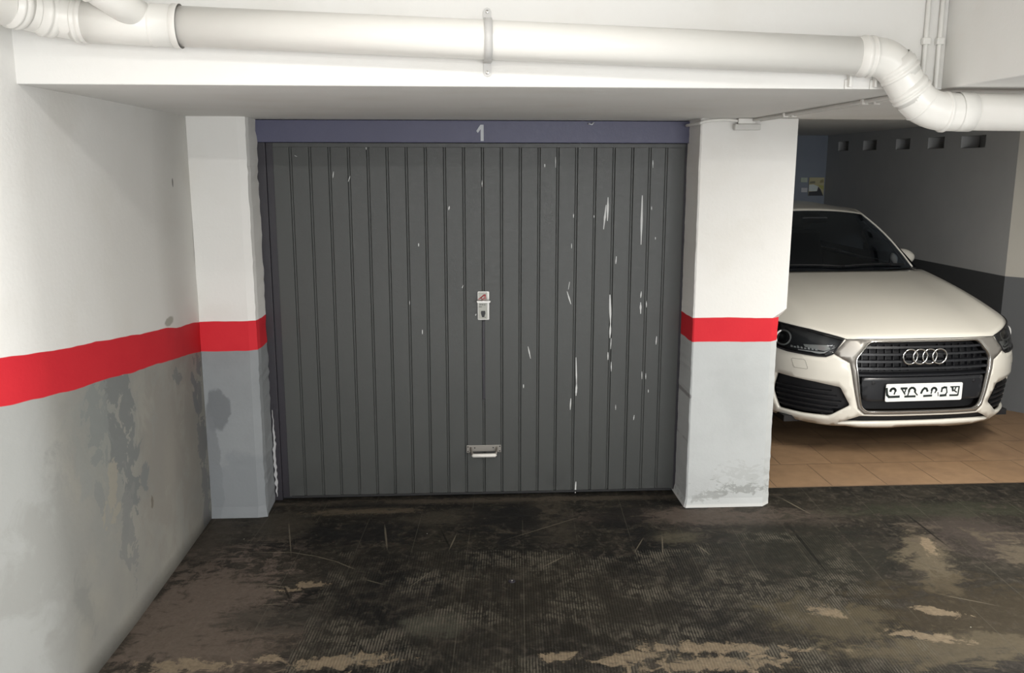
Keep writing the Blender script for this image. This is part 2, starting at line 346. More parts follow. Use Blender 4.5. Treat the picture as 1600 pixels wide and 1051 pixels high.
# left wall bends outwards near the camera
lw = [(4.95, -.285), (4.0, -.285), (3.45, -.287), (3.15, -.297), (2.95, -.305), (2.86, -.315), (2.76, -.345), (2.62, -.42), (2.3, -.60), (1.6, -1.0), (.4, -1.5), (-4.2, -1.9)]
nz = 30; vs = []; fs = []
for j in range(nz+1):
    z = CEIL*j/nz
    for y, x in lw: vs.append((x+.004*(noise.noise((y*3, z*3, 0))), y, z))
L = len(lw)
for j in range(nz):
    for i in range(L-1): fs.append((j*L+i, j*L+i+1, (j+1)*L+i+1, (j+1)*L+i))
o = mesh('wall_left', vs, fs, M_left, smooth=True, solid=-.12); struct(o, 'left wall, white above a red stripe over patched grey plaster')
struct(M().box(-2.4, 8.2, -4.35, -4.2, 0, CEIL).build('wall_back', M_white), 'white wall behind the camera')
struct(M().box(8.2, 8.35, -4.35, 10.2, 0, CEIL).build('wall_right', M_white), 'white wall far along the aisle')
struct(M().box(5.48, 8.2, 6.42, 6.55, 0, 2.25).build('wall_side', M_pil), 'pale end wall to the right of the side bay')

def column(name, secs, mat, label):
    """secs: list of (z, [(x, y), ...]) cross sections, bottom to top"""
    n = len(secs[0][1]); vs = [(x, y, z) for z, s_ in secs for x, y in s_]
    fs = [list(range(n))[::-1], list(range((len(secs)-1)*n, len(secs)*n))]
    fs += [(j*n+i, j*n+(i+1) % n, (j+1)*n+(i+1) % n, (j+1)*n+i) for j in range(len(secs)-1) for i in range(n)]
    return struct(mesh(name, vs, fs, mat), label)
def jit(z, k, a): return a*.45*noise.noise((z*6, k*7.3, 1.7))+a*.6*noise.noise((z*31, k*3.1, 4.2))
secs = []
for i in range(71):
    z = HS*i/70; b = .012*max(0, 1-z/.06)
    secs.append((z, [(XL, F_Y-b), (-.035-b*.2, F_Y-b+jit(z, 5, .002)), (.004+jit(z, 1, .007)+b, F_Y+.012-b), (.010+jit(z, 1, .007), F_Y+.05), (.008+jit(z, 2, .012), D_Y-.012), (-.02, D_Y+.1), (XL, D_Y+.1)]))
column('pillar', secs, M_colL, 'left column between the patched wall and the garage door')
secs = []
for i in range(86):
    z = HS*i/85; t = max(0, min(1, (z-1.075)/.05)); t = t*t*(3-2*t); xr = 2.812+(.031)*t+.006*jit(z, 9, 1)
    if z > 1.12: xr = 2.84+.004*(z-1.1)
    ch = .045*(1-t)+.003; b = .010*max(0, 1-z/.05)
    secs.append((z, [(2.328+jit(z, 6, .004)-b, D_Y+.1), (2.328+jit(z, 6, .004)-b, F_Y+.006), (2.336+jit(z, 7, .003)-b, F_Y-b), (xr-ch, F_Y-b), (xr, F_Y+ch*.9-b), (xr, D_Y+.1)]))
column('pillar', secs, M_colR, 'right pillar with red stripe between the garage door and the parked car')
# beam with its soffit reaching back over the door
o = M().box(-.6, 2.69, B_Y, 5.2, HS, CEIL+.1).build('ceiling', M_white, bevel=.004); struct(o, 'deep white downstand beam over the garage door')
o = M().box(2.69, 8.2, -.6, 4.66, HS+.002, CEIL+.1).build('ceiling', M_white, bevel=.004); struct(o, 'lower white ceiling box at the upper right')
struct(M().box(2.69, 8.2, 4.66, 10.2, 2.255, 2.4).build('ceiling', M_white), 'white ceiling of the side bay')
struct(M().box(2.4, 8.2, 10.0, 10.2, 0, 2.255).build('wall_far', M_far), 'dark far wall of the side bay')
struct(M().box(2.55, 2.84, 4.91, 10.0, 0, 2.255).build('wall_bay', M_bay), 'side bay wall behind the right pillar')
# right bay wall with a row of vent openings, built as a pierced slab
holes = [(6.93, 7.28), (7.54, 7.81), (8.13, 8.40), (8.80, 9.10), (9.45, 9.71)]
hr = [[(a, 2.045+.02*(a-7)*.6), (b, 2.045+.02*(a-7)*.6), (b, 2.145+.02*(a-7)*.6), (a, 2.145+.02*(a-7)*.6)] for a, b in holes]
vs, fs = region([(6.50, 0), (10.0, 0), (10.0, 2.255), (6.50, 2.255)], hr, .25, lambda a, b: (5.30, a, b))
o = mesh('wall_bay', vs, fs, M_bay, solid=.16); 
me = o.data; n0 = me.polygons[0].normal.x
if n0 > 0: me.flip_normals()
struct(o, 'dark grey bay wall pierced by a row of vent openings')
struct(M().box(5.47, 5.6, 6.5, 10.0, 0, 2.255).build('wall_bay', M_bay), 'backing behind the vent openings')
vs = [(5.30, 6.5, 0), (5.50, 6.25, 0), (5.60, 6.5, 0), (5.30, 6.5, 2.255), (5.50, 6.25, 2.255), (5.60, 6.5, 2.255)]
struct(mesh('trim_1', vs, [(0, 1, 4, 3), (1, 2, 5, 4), (2, 0, 3, 5), (0, 2, 1), (3, 4, 5)], M_pil), 'pale corner of wall at the right end of the side bay')
struct(M().box(5.5, 8.2, 6.2, 6.42, 0, 2.255).build('wall_side', M_pil), 'pale wall right of the side bay')
struct(M().box(-.05, 2.45, 4.875, 5.0, 0, HS).build('wall_front', M_white), 'added backing that blocks stray light behind the garage door')  # unseen backing set close behind the door to stop light leaking in

# ceiling lamps (outside the frame)
M_metal_w = simple('white_enamel', (.8, .8, .8), .4)
for x, y, z, p in LAMPS:
    r = empty('ceiling_light', (x, y, CEIL)); tag(r, 'white fluorescent lamp housing on the ceiling ' + ('near the beam' if y > 1 else 'behind the camera'), 'lamp')
    M().box(-.64, .64, -.06, .06, -.05, 0).build('housing', M_metal_w, r, bevel=.006)
    for sx in (-1, 1): M().box(sx*.62-.015, sx*.62+.015, -.05, .05, -.085, -.05).build('tube_holder', M_metal_w, r, bevel=.004)
r = empty('ceiling_light', (3.85, 1.6, HS)); tag(r, 'white fluorescent lamp housing under the low ceiling box beside the aisle', 'lamp')
M().box(-.64, .64, -.06, .06, -.05, 0).build('housing', M_metal_w, r, bevel=.006)
r = empty('ceiling_light', (4.15, 3.6, HS)); tag(r, 'white housing of the added fill lamp in front of the parked car', 'lamp')
M().box(-.06, .06, -.64, .64, -.05, 0).build('housing', M_metal_w, r, bevel=.006)  # housing made up to go with the added bay lamp

# ------------------------------------------------------------------ garage door
def door_paint(name, base, up_):
    g = G(name, .42, spec=.55); P, X, Y, Z = g.pos()
    n = g.noise(g.scale(P, (1, 1, .5)), 5, 7, .6); n2 = g.noise(P, 45, 4, .7)
    c = g.mix(n, base, up_); c = g.mix(g.mt('MULTIPLY', g.ss(n2, .55, .8), .35), c, tuple(v*1.5 for v in base))
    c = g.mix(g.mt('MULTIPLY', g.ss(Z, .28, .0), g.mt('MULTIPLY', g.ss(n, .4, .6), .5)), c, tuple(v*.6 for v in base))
    g.set('Base Color', c); g.set('Roughness', g.mt('ADD', .36, g.mt('MULTIPLY', n2, .25))); g.bump(n2, .22, .003); return g.m
M_door = door_paint('grey_green_door_paint', (.046, .049, .047), (.058, .061, .058))
M_frame = door_paint('hazy_frame_paint', (.070, .072, .125), (.088, .089, .155))  # dark header paint with bluish haze mixed into its colour
M_jamb = door_paint('dark_jamb_paint', (.016, .014, .020), (.024, .021, .029))
M_chip = simple('bare_paint_chips', (.62, .63, .62), .6)
M_num = simple('pale_number_paint', (.52, .54, .56), .5)
M_chrome = simple('worn_chrome', (.40, .39, .37), .30, 1.0); M_dark = simple('black_plastic', (.015, .015, .016), .5)
door = empty('door_1', (0, D_Y, 0)); door['kind'] = 'structure'; door['label'] = 'dark grey ribbed up-and-over garage door numbered 1'
def dl(mm, name, mat, parent=door, **k):      # build in world coordinates, parent to the door
    o = mm.build(name, mat, None, **k); o.parent = parent
    base = Vector((0, D_Y, 0)); q = parent
    o.matrix_parent_inverse = Matrix.Translation(-base)
    return o
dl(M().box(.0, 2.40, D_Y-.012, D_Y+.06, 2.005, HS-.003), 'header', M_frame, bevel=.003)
dl(M().box(.0, .048, D_Y-.004, D_Y+.07, 0, 2.005), 'jamb', M_jamb, bevel=.003)
dl(M().box(2.352, 2.40, D_Y-.004, D_Y+.07, 0, 2.005), 'jamb', M_jamb, bevel=.003)
dl(M().box(.048, .085, D_Y+.012, D_Y+.05, .012, 2.003), 'edge_strip', M_jamb, bevel=.002)
dl(M().box(2.315, 2.352, D_Y+.012, D_Y+.05, .012, 2.003), 'edge_strip', M_jamb, bevel=.002)
# ribbed leaf: a folded sheet with narrow grooves
gro = [.177+.10275*i for i in range(19)]+[2.122, 2.214]
prof = [(.085, D_Y+.010)]
for x in gro:
    dpt = .009 if x < 2.1 else .006
    prof += [(x-.009, D_Y+.010), (x-.004, D_Y+.010+dpt), (x+.004, D_Y+.010+dpt), (x+.007, D_Y+.010)]
prof += [(2.315, D_Y+.010), (2.315, D_Y+.035), (.085, D_Y+.035)]
vs = []; fs = []; nzz = 2; n = len(prof)
mm = M().prism(prof, lambda a, b: (a, b, .016), lambda a, b: (a, b, 2.000))
dl(mm, 'door_leaf', M_door, bevel=.0015)
dl(M().box(.085, 2.315, D_Y+.003, D_Y+.012, 1.980, 2.003), 'top_rail', M_door, bevel=.002)
dl(M().box(.10, 2.30, D_Y+.004, D_Y+.012, .012, .022), 'bottom_seal', M_dark)
yf = D_Y-.0125
one = [(-.026, .052), (-.004, .085), (.013, .085), (.013, 0), (-.003, 0), (-.003, .062), (-.018, .042)]
dl(M().prism(one, lambda a, b: (1.197+a, yf, 2.014+b), lambda a, b: (1.197+a, yf-.0015, 2.014+b)), 'number', M_num)
dl(M().tube([(1.775, yf+.002, 2.105), (1.775, yf-.02, 2.105), (1.790, yf-.028, 2.100), (1.80, yf-.02, 2.11), (1.80, yf+.002, 2.11)], .004, 8), 'hook', M_num, smooth=True)
# lock
lk = empty('lock', (0, 0, 0)); lk.parent = door; lk.location = (0, 0, 0)
def ll(mm, name, mat, **k): 
    o = mm.build(name, mat, None, **k); o.parent = lk; o.matrix_parent_inverse = Matrix.Translation((0, -D_Y, 0)); return o

LX, LZ = 1.2045, 1.1175; ly = D_Y+.010
pl = rnd([(-.033, -.081), (.033, -.081), (.033, .081), (-.033, .081)], .006)
o = ll(M().prism(pl, lambda a, b: (LX+a, ly, LZ+b), lambda a, b: (LX+a, ly-.006, LZ+b)), 'lock_plate', M_chrome, bevel=.0015)
pl = rnd([(-.025, -.075), (.025, -.075), (.025, .075), (-.025, .075)], .004)
M_plate2 = simple('matt_silver', (.30, .30, .27), .45, .6)
ll(M().prism(pl, lambda a, b: (LX-.003+a, ly-.006, LZ+b), lambda a, b: (LX-.003+a, ly-.008, LZ+b)), 'face_plate', M_plate2, bevel=.0008)
hb = M().tube([(LX, ly-.006, LZ+.028), (LX, ly-.045, LZ+.028)], .008, 16)
hb.prism(rnd([(-.040, .006), (.040, .006), (.034, -.007), (-.034, -.007)], .004), lambda a, b: (LX+a, ly-.040, LZ+.028+b), lambda a, b: (LX+a, ly-.054, LZ+.028+b))
ll(hb, 'turn_handle', M_chrome, bevel=.002)
kc = M().prism([(-.011, .018), (.011, .018), (.013, .005), (.006, -.018), (-.006, -.018), (-.013, .005)], lambda a, b: (LX-.002+a, ly-.008, LZ-.047+b), lambda a, b: (LX-.002+a, ly-.0085, LZ-.047+b))
ll(kc, 'keyhole', M_dark)
M_redmark = simple('red_enamel', (.40, .02, .03), .5); md = M()
def stroke(mm, pts, wd, y0, y1, ox, oz, k=1.):
    for (a, b), (c, d) in zip(pts, pts[1:]):
        v = Vector((c-a, d-b)); nn = Vector((-v.y, v.x)).normalized()*wd/2; e = v.normalized()*wd*.3
        q = [Vector((a, b))+nn-e, Vector((a, b))-nn-e, Vector((c, d))-nn+e, Vector((c, d))+nn+e]
        mm.prism([tuple(p*k) for p in q], lambda x, z: (ox+x, y0, oz+z), lambda x, z: (ox+x, y1, oz+z))
    return mm
stroke(md, [(-.024, .036), (.006, .062), (.014, .063), (.016, .037)], .0040, ly-.008, ly-.0088, LX-.003, LZ)
stroke(md, [(.010, .060), (.008, .040), (-.006, .037), (-.012, .044), (.006, .058)], .0045, ly-.008, ly-.0088, LX-.003, LZ)
ll(md, 'red_emblem', M_redmark)
mk = M()
for x, z, ww, hh in ((-.014, .006, .010, .003), (-.002, .006, .010, .003), (.010, .005, .003, .008), (-.014, -.006, .016, .003), (.012, -.066, .004, .004), (-.001, .027, .010, .002)):
    mk.box(LX-.003+x-ww/2, LX-.003+x+ww/2, ly-.0085, ly-.008, LZ+z-hh/2, LZ+z+hh/2)
ll(mk, 'engraved_marks', M_dark)
# slot below the lock
dl(M().box(LX-.007, LX+.007, D_Y+.006, D_Y+.012, .58, 1.03), 'rod_cover', M_jamb, bevel=.001)
# pull handle
ph_ = empty('pull_handle', (0, 0, 0)); ph_.parent = door
def lp(mm, name, mat, **k):
    o = mm.build(name, mat, None, **k); o.parent = ph_; o.matrix_parent_inverse = Matrix.Translation((0, -D_Y, 0)); return o
M_bs = simple('dull_steel', (.36, .34, .31), .4, .9)
pl = rnd([(1.103, .262), (1.120, .262), (1.126, .268), (1.280, .268), (1.286, .262), (1.302, .262), (1.302, .305), (1.103, .305)], .003)
lp(M().prism(pl, lambda a, b: (a, ly, b), lambda a, b: (a, ly-.004, b)), 'back_plate', M_bs, bevel=.001)
sc_ = M()
for x, z in ((1.111, .297), (1.111, .270), (1.294, .297), (1.294, .270), (1.150, .290), (1.256, .290)): sc_.lathe([(0, .004), (.0025, .0035)], (x, ly-.004, z), (0, -1, 0), 12)
lp(sc_, 'screws', M_dark)
path = []
for t in range(7):
    a = t/6*PI/2; path.append((1.128+.018*(1-math.cos(a)), ly-.004-.045*math.sin(a)**.8, .292-.030*math.sin(a)))
path2 = path+[(1.2025*2-x, y, z) for x, y, z in path[::-1]]
lp(M().tube(path2, .0065, 12), 'handle_bow', M_bs, smooth=True)
lp(M().tube([(1.134, ly-.050, .262), (1.140, ly-.0535, .260), (1.265, ly-.0535, .260), (1.271, ly-.050, .262)], [.007, .011, .011, .007], 16), 'grip', simple('white_grip', (.70, .68, .64), .35), smooth=True)
# scratches down to bare primer on the leaf
ch = M(); rs = random.Random(3)
def chip(x, z0, z1, wd, lean=0.):
    n = 6; l = []; rr = []
    for i in range(n+1):
        t = i/n; ww = wd*(.25+.75*math.sin(PI*min(.95, max(.05, t)))*rs.uniform(.5, 1)); xx = x+lean*(t-.5)
        l.append((xx-ww/2, z0+(z1-z0)*t)); rr.append((xx+ww/2, z0+(z1-z0)*t))
    ch.prism(l+rr[::-1], lambda a, b: (a, D_Y+.0100, b), lambda a, b: (a, D_Y+.0096, b))
def PX(u, v):     # photograph position of a mark -> place on the door leaf
    d = rt*((u-800)/F_PX)-up*((v-525.5)/F_PX)+fw; k = (D_Y+.01)/d.y; return CAM_X+d.x*k, CAM_H+d.z*k
for u0, v0, u1, v1, wd in ((950, 308, 949, 345, 4), (947, 320, 943, 358, 3.5), (1003.5, 305, 1001.5, 382, 4), (963, 400, 962, 412, 2.5), (886, 455, 892, 475, 2.5), (890, 440, 888, 452, 1.5),
                        (953, 460, 954, 505, 5), (954, 505, 953, 528, 3.5), (1002, 455, 1001, 465, 2.5), (1001, 472, 1001, 490, 3.5), (1010, 470, 1010, 480, 2), (825, 541, 829, 560, 2.2),
                        (900, 558, 901, 600, 3), (901, 600, 900, 618, 3.5), (892, 622, 891, 640, 2.5), (1026, 525, 1025, 538, 2.5), (955, 528, 954, 545, 2), (950, 550, 950, 562, 2.5), (955, 565, 955, 580, 2),
                        (1003, 580, 1003, 592, 1.8), (1009, 583, 1009, 592, 1.8), (991, 648, 990, 656, 2), (900, 752, 899, 770, 3), (907, 222, 906, 232, 2), (521, 268, 520, 278, 1.5), (547, 275, 544, 284, 1.8),
                        (1020, 250, 1020, 262, 1.6), (868, 245, 868, 262, 1.3), (851, 256, 851, 261, 2.5), (702, 322, 701, 328, 2.5), (654, 380, 654, 385, 2.5), (1024, 370, 1024, 374, 1.8), (928, 336, 928, 340, 2),
                        (896, 334, 896, 340, 1.8), (893, 380, 893, 388, 1.4), (753, 282, 753, 292, 1.5), (818, 600, 818, 606, 2), (1018, 322, 1018, 328, 1.6), (460, 243, 464, 245, 2), (572, 228, 572, 234, 1.5),
                        (660, 515, 660, 522, 2), (724, 445, 722, 450, 1.5), (1013, 608, 1013, 613, 1.5), (962, 632, 962, 640, 1.4), (640, 470, 640, 476, 1.2), (744, 490, 743, 493, 2)):
    x0, z0 = PX(u0, v0); x1, z1 = PX(u1, v1); chip((x0+x1)/2, z1, z0, wd*.0032, x0-x1)
dl(ch, 'paint_scratches', M_chip)
# loose flaked strip of plaster by the left jamb
fl = M(); zz_ = [.03+i*.010 for i in range(52)]; lf = []; rg2 = []
for z in zz_:
    e = min(1, (z-.03)/.06, (.54-z)/.2); c_ = .020+jit(z, 2, .012); w2 = max(.001, e*(.006+.006*noise.noise((z*40, 1, 2)))); lf.append((c_-w2, z)); rg2.append((c_+w2, z))
fl.prism(lf+rg2[::-1], lambda a, b: (a, D_Y-.022, b), lambda a, b: (a, D_Y-.012, b))
o = fl.build('trim_2', simple('flaking_plaster', (.42, .42, .43), .8)); struct(o, 'flaking plaster strip beside the left door jamb')

# ------------------------------------------------------------------ drain pipe
g = G('white_painted_pipe', .30, spec=.5); P, X, Y, Z = g.pos(); n = g.noise(P, 6, 6)
g.set('Base Color', g.mix(n, (.82, .80, .75), (.76, .745, .70))); g.bump(g.noise(P, 25, 5), .12, .003); M_pipe = g.m
PY = 2.862; PR = .0595
def PP(u, v, Y):
    d = rt*((u-800)/F_PX)-up*((v-525.5)/F_PX)+fw; k = Y/d.y; return Vector((CAM_X+d.x*k, Y, CAM_H+d.z*k))
def cat(pts, n=6):
    q = [Vector(p) for p in pts]; q = [q[0]*2-q[1]]+q+[q[-1]*2-q[-2]]; out = []
    for i in range(1, len(q)-2):
        for k in range(n):
            t = k/n; out.append(.5*((2*q[i])+(q[i+1]-q[i-1])*t+(2*q[i-1]-5*q[i]+4*q[i+1]-q[i+2])*t*t+(3*q[i]-q[i-1]-3*q[i+1]+q[i+2])*t**3))
    return out+[q[-2]]
A = PP(272, 41, PY); Bp = PP(1352, 88, PY)
pipe = empty('drain_pipe', A); tag(pipe, 'thick white drain pipe crossing the beam and dropping in a double elbow at the right', 'pipe')
def lpipe(mm, name, mat=None, par=None, **k):
    mm.v = [v-A for v in mm.v]; return mm.build(name, mat or M_pipe, par or pipe, smooth=True, **k)
def ring(name, c, d, r0=PR, wd=.022, hgt=.0065):
    d = d.normalized(); pr = [(-wd*1.5, r0-.002), (-wd*1.5, r0+.001), (-wd*.75, r0+.002), (-wd*.6, r0+hgt), (0, r0+hgt*.8), (wd*.15, r0+hgt*.35), (wd*.35, r0+hgt*.35), (wd*.5, r0+hgt), (wd*.9, r0+hgt), (wd, r0+.0015), (wd*1.6, r0+.001), (wd*1.6, r0-.002)]
    return lpipe(M().lathe(pr, c, d, 48, cap=False), name)
lpipe(M().tube([A, A.lerp(Bp, .5), Bp], PR, 48), 'pipe_section')
el = cat([Bp, PP(1376, 90, PY), PP(1393, 100, PY), PP(1406, 117, PY), PP(1420, 140, PY), PP(1437, 160, PY), PP(1458, 171, PY), PP(1480, 174.5, PY), PP(1515, 174.5, PY)], 6)
lpipe(M().tube(el, PR+.0015, 48), 'elbow')
E_ = PP(1515, 174.5, PY); E3 = E_+Vector((4.6, 0, -.02))
lpipe(M().tube([E_, E3], PR, 48), 'pipe_section')
ring('coupling', Bp, Bp-A)
ring('coupling', PP(1402, 108, PY), PP(1420, 138, PY)-PP(1398, 102, PY))
ring('coupling', PP(1421, 141, PY), PP(1432, 155, PY)-PP(1410, 122, PY), wd=.018)
lpipe(M().lathe([(-.004, PR), (0, PR+.004), (.004, PR)], PP(1440, 163, PY), PP(1452, 171, PY)-PP(1428, 150, PY), 48, cap=False), 'seam')
lpipe(M().lathe([(-.008, PR), (-.004, PR+.006), (.004, PR+.006), (.008, PR)], PP(1474, 174.5, PY), PP(1492, 174.5, PY)-PP(1462, 173, PY), 48, cap=False), 'seam')
lpipe(M().lathe([(-.05, PR+.0035), (0, PR+.0035), (.002, PR)], PP(1516, 174.5, PY), (1, 0, 0), 48, cap=False), 'socket')
# left end: wye and bend towards the camera
W0 = PP(128, 33, PY-.004); W1 = PP(75, 23.5, PY-.03); W2 = PP(15, 9, PY-.11); W3 = PP(-45, -8, PY-.24); W4 = PP(-110, -36, PY-.42)
lpipe(M().tube([A, A.lerp(W0, .5), W0], PR+.003, 48), 'wye_body')
lpipe(M().tube(cat([W0, W0.lerp(W1, .5)+Vector((0, .004, 0)), W1, W2, W3, W4], 5), PR, 48), 'bend')
ring('coupling', W0, W0-A, wd=.018); ring('coupling', W1, W2-W1, wd=.024); ring('coupling', W2+Vector((.01, .01, 0)), W3-W1, wd=.02)
lpipe(M().lathe([(-.02, PR+.006), (0, PR+.006), (.004, PR)], A, A-Bp, 48, cap=False), 'socket')
lpipe(M().lathe([(-.006, PR+.002), (0, PR+.006), (.006, PR+.002)], PP(240, 40, PY), A-Bp, 48, cap=False), 'seam')
b0 = PP(232, 36, PY); b1 = PP(170, -5, PY-.09); b2 = b1+(b1-b0)*1.6
lpipe(M().tube([b0, b1, b2], .047, 40), 'branch'); lpipe(M().lathe([(-.03, .052), (.03, .052), (.033, .047)], b1+(b1-b0)*.6, b1-b0, 40, cap=False), 'socket')
c0 = PP(133, -22, PY+.0)
lpipe(M().lathe([(0, .040), (.01, .056), (.09, .056), (.10, .05), (.3, .05)], c0+Vector((0, 0, -.005)), (.05, .05, 1), 32), 'end_cap')
# clamp
cl = M(); cc = PP(762, 62, PY); u_ = (Bp-A).normalized(); hw = .0125; n = 18; r1 = PR+.004
sv = []
for i in range(n+1):
    a = PI/2-(PI)*i/n          # from top round the front to the bottom
    sv.append((PY-math.cos(a)*r1*1.0, math.sin(a)*r1))
sv = [(B_Y-.002, r1)]+[(PY, r1)]+sv+[(PY, -r1), (B_Y-.002, -r1)]
vs = []; 
for s_ in (-hw, hw): vs += [Vector((cc.x+s_, y, cc.z+z+u_.z*s_)) for y, z in sv]
k = len(sv); cm = M().add(vs, [(i, i+1, k+i+1, k+i) for i in range(k-1)])
o = lpipe(cm, 'clamp', simple('clear_grey_strap', (.55, .54, .52), .35)); s_ = o.modifiers.new('thickness', 'SOLIDIFY'); s_.thickness = .003; s_.offset = 0
for sg, top in ((1, 1), (-1, 0)):
    pz = cc.z+sg*r1; tp = [(-hw, -.002*sg), (-hw, .030*sg)]+[(hw*math.cos(a), .030*sg+sg*hw*math.sin(a)) for a in (PI*.75, PI*.5, PI*.25)]+[(hw, .030*sg), (hw, -.002*sg)]
    t_ = M().prism(tp, lambda a, b: (cc.x+a, B_Y-.0005, pz+b), lambda a, b: (cc.x+a, B_Y-.005, pz+b))
    t_.v = [v-A for v in t_.v]; c_ = t_.build('tab', bpy.data.materials['clear_grey_strap'], o)
    sc2 = M().lathe([(0, .006), (.003, .005), (.004, 0.0005)], (cc.x, B_Y-.005, pz+.030*sg), (0, -1, 0), 14); sc2.v = [v-A for v in sc2.v]; sc2.build('screw', M_chrome, o)

# ------------------------------------------------------------------ conduits, junction box and cable
M_cond = simple('white_conduit', (.78, .77, .73), .4)
def conduit(x, dx, label):
    r = empty('conduit', (x, B_Y, CEIL)); tag(r, label, 'conduit', None)
    rr = .0075; p = [(x, B_Y-rr-.002, CEIL-.0), (x, B_Y-rr-.002, HS+.01), (x, B_Y-rr, HS-.004), (x, B_Y+.004, HS-rr-.002), (x, B_Y+.05, HS-rr-.002), (x+dx, 4.535, HS-rr-.002)]
    mm = M().tube(p, rr, 14); mm.v = [v-Vector((x, B_Y, CEIL)) for v in mm.v]; mm.build('conduit_tube', M_cond, r, smooth=True)
    for z in (2.277, 2.62):
        mm = M().box(x-.013, x+.013, B_Y-.020, B_Y-.0005, z-.011, z+.011); mm.v = [v-Vector((x, B_Y, CEIL)) for v in mm.v]; mm.build('clip', M_cond, r, bevel=.003)
    for y in (3.32, 4.11):
        xx = x+dx*(y-B_Y)/(4.535-B_Y); mm = M().box(xx-.013, xx+.013, y-.011, y+.011, HS-.021, HS-.0005); mm.v = [v-Vector((x, B_Y, CEIL)) for v in mm.v]; mm.build('clip', M_cond, r, bevel=.003)
conduit(2.615, -.02, 'thin white conduit down the beam face, the left of the pair beside the corner')
conduit(2.662, -.03, 'thin white conduit down the beam face, the right of the pair beside the corner')
jb = empty('junction_box', (2.56, F_Y, HS)); tag(jb, 'small white junction box at the top of the right pillar', 'junction box')
M().box(-.045, .045, -.035, -.0105, -.030, -.001).build('box_body', M_cond, jb, bevel=.003)
M().box(-.065, .07, -.044, -.0105, -.060, -.030).build('box_cover', simple('grey_white_plastic', (.60, .59, .56), .45), jb, bevel=.003)
sb = M().tube(cat([(2.30, D_Y-.06, HS-.028), (2.318, F_Y-.01, HS-.026), (2.34, F_Y-.02, HS-.018), (2.40, F_Y-.02, HS-.010), (2.46, F_Y-.02, HS-.009), (2.515, F_Y-.02, HS-.014)], 6), .0075, 12)
o = sb.build('cable', M_cond, smooth=True, org=(2.30, D_Y-.06, HS-.028)); tag(o, 'short white cable curving over the top of the right pillar to the junction box', 'cable')
for x, lab in ((2.366, 'left of the two'), (2.452, 'right of the two')):
    k_ = empty('pipe_bracket', (x, B_Y, HS)); tag(k_, 'tiny white metal bracket on the beam edge under the pipe, ' + lab, 'bracket')
    M().box(-.004, .004, -.022, -.001, .005, .050).build('prong', M_cond, k_, bevel=.0015); M().box(-.012, .014, -.006, -.001, .0, .030).build('bracket_plate', M_cond, k_, bevel=.0015)

# ------------------------------------------------------------------ papers on the far wall
def card(name, x0, x1, z0, z1, col, label, th=.012, extra=()):
    c = empty(name, ((x0+x1)/2, 9.998, z0)); tag(c, label, 'poster'); ox = (x0+x1)/2
    M().box(x0-ox, x1-ox, -th, 0, 0, z1-z0).build('board', simple('card_%s' % round(col[0]*100), col, .7), c, bevel=.001)
    for k, (nm, poly, cc_) in enumerate(extra):
        M().prism(poly, lambda a, b: (x0-ox+a*(x1-x0), -th, b*(z1-z0)), lambda a, b: (x0-ox+a*(x1-x0), -th-.001-.0006*k, b*(z1-z0))).build(nm, simple('print_%s_%d' % (name, k), cc_, .7), c)
ov = lambda cx, cz, rx, rz: [(cx+rx*math.cos(i*PI/5), cz+rz*math.sin(i*PI/5)) for i in range(10)]
card('poster', 5.105, 5.283, 1.575, 1.782, (.50, .46, .28), 'yellowish square poster on the far wall above the car roof', extra=(
    ('pale_print', [(0, .25), (.55, .25), (.62, .50), (.30, .62), (0, .60)], (.62, .68, .66)), ('olive_print', [(.60, .60), (.98, .55), (.98, .30), (.80, .40)], (.42, .42, .14)),
    ('dark_print', [(0, 0), (.98, 0), (.92, .12), (.80, .32), (.62, .50), (.56, .25), (.02, .22)], (.05, .05, .06)), ('grey_print', [(.04, .66), (.40, .68), (.38, .80), (.06, .78)], (.22, .21, .15)), ('brown_print', [(.70, .70), (.95, .72), (.93, .90), (.74, .86)], (.30, .27, .14))))
card('notice_card', 5.005, 5.083, 1.728, 1.780, (.44, .50, .42), 'small pale green card above a white note on the far wall')
card('notice_card', 5.018, 5.088, 1.615, 1.665, (.55, .56, .58), 'small white note below the pale green card on the far wall')

fp = PF(800, 908)
pg = empty('floor_plug', (fp[0], fp[1], 0)); tag(pg, 'tiny black round plug set in the dark floor in front of the garage door', 'plug')
M().lathe([(0, .016), (.004, .015), (.005, .009)], (0, 0, 0), (0, 0, 1), 24).build('plug_rim', M_jamb, pg); M().lathe([(.004, .006), (.0065, .005), (.0068, .001)], (0, 0, 0), (0, 0, 1), 16).build('screw_head', M_chrome, pg)

# ------------------------------------------------------------------ the parked car
def paint(name, col, rough=.28, coat=.6, metal=0.):
    g = G(name, rough, metal, .5); g.set('Base Color', col); g.set('Coat Weight', coat); g.set('Coat Roughness', .06); return g.m
M_car = paint('white_car_paint', (.76, .735, .66)); M_silver = paint('matt_silver_trim', (.33, .315, .29), .42, .05, .55)
M_brt = paint('bright_chrome', (.85, .85, .83), .12, 0, 1.); M_blk = paint('gloss_black_trim', (.018, .019, .022), .30, .1)
M_mesh = paint('black_grille_plastic', (.008, .008, .010), .6, 0); M_rub = simple('tyre_rubber', (.018, .018, .018), .8); M_lampd = paint('lamp_housing_grey', (.045, .047, .05), .35, .2)
M_bar = paint('dark_slat_trim', (.011, .012, .015), .42, .05)
g = G('clear_lens', .03, 0, .5); g.set('Base Color', (.9, .93, .95)); tr = g.n.new('ShaderNodeBsdfTransparent'); tr.inputs[0].default_value = (.85, .88, .9, 1)
fr = g.n.new('ShaderNodeFresnel'); fr.inputs[0].default_value = 1.45; mx = g.n.new('ShaderNodeMixShader'); gl = g.n.new('ShaderNodeBsdfGlossy'); gl.inputs['Roughness'].default_value = .03
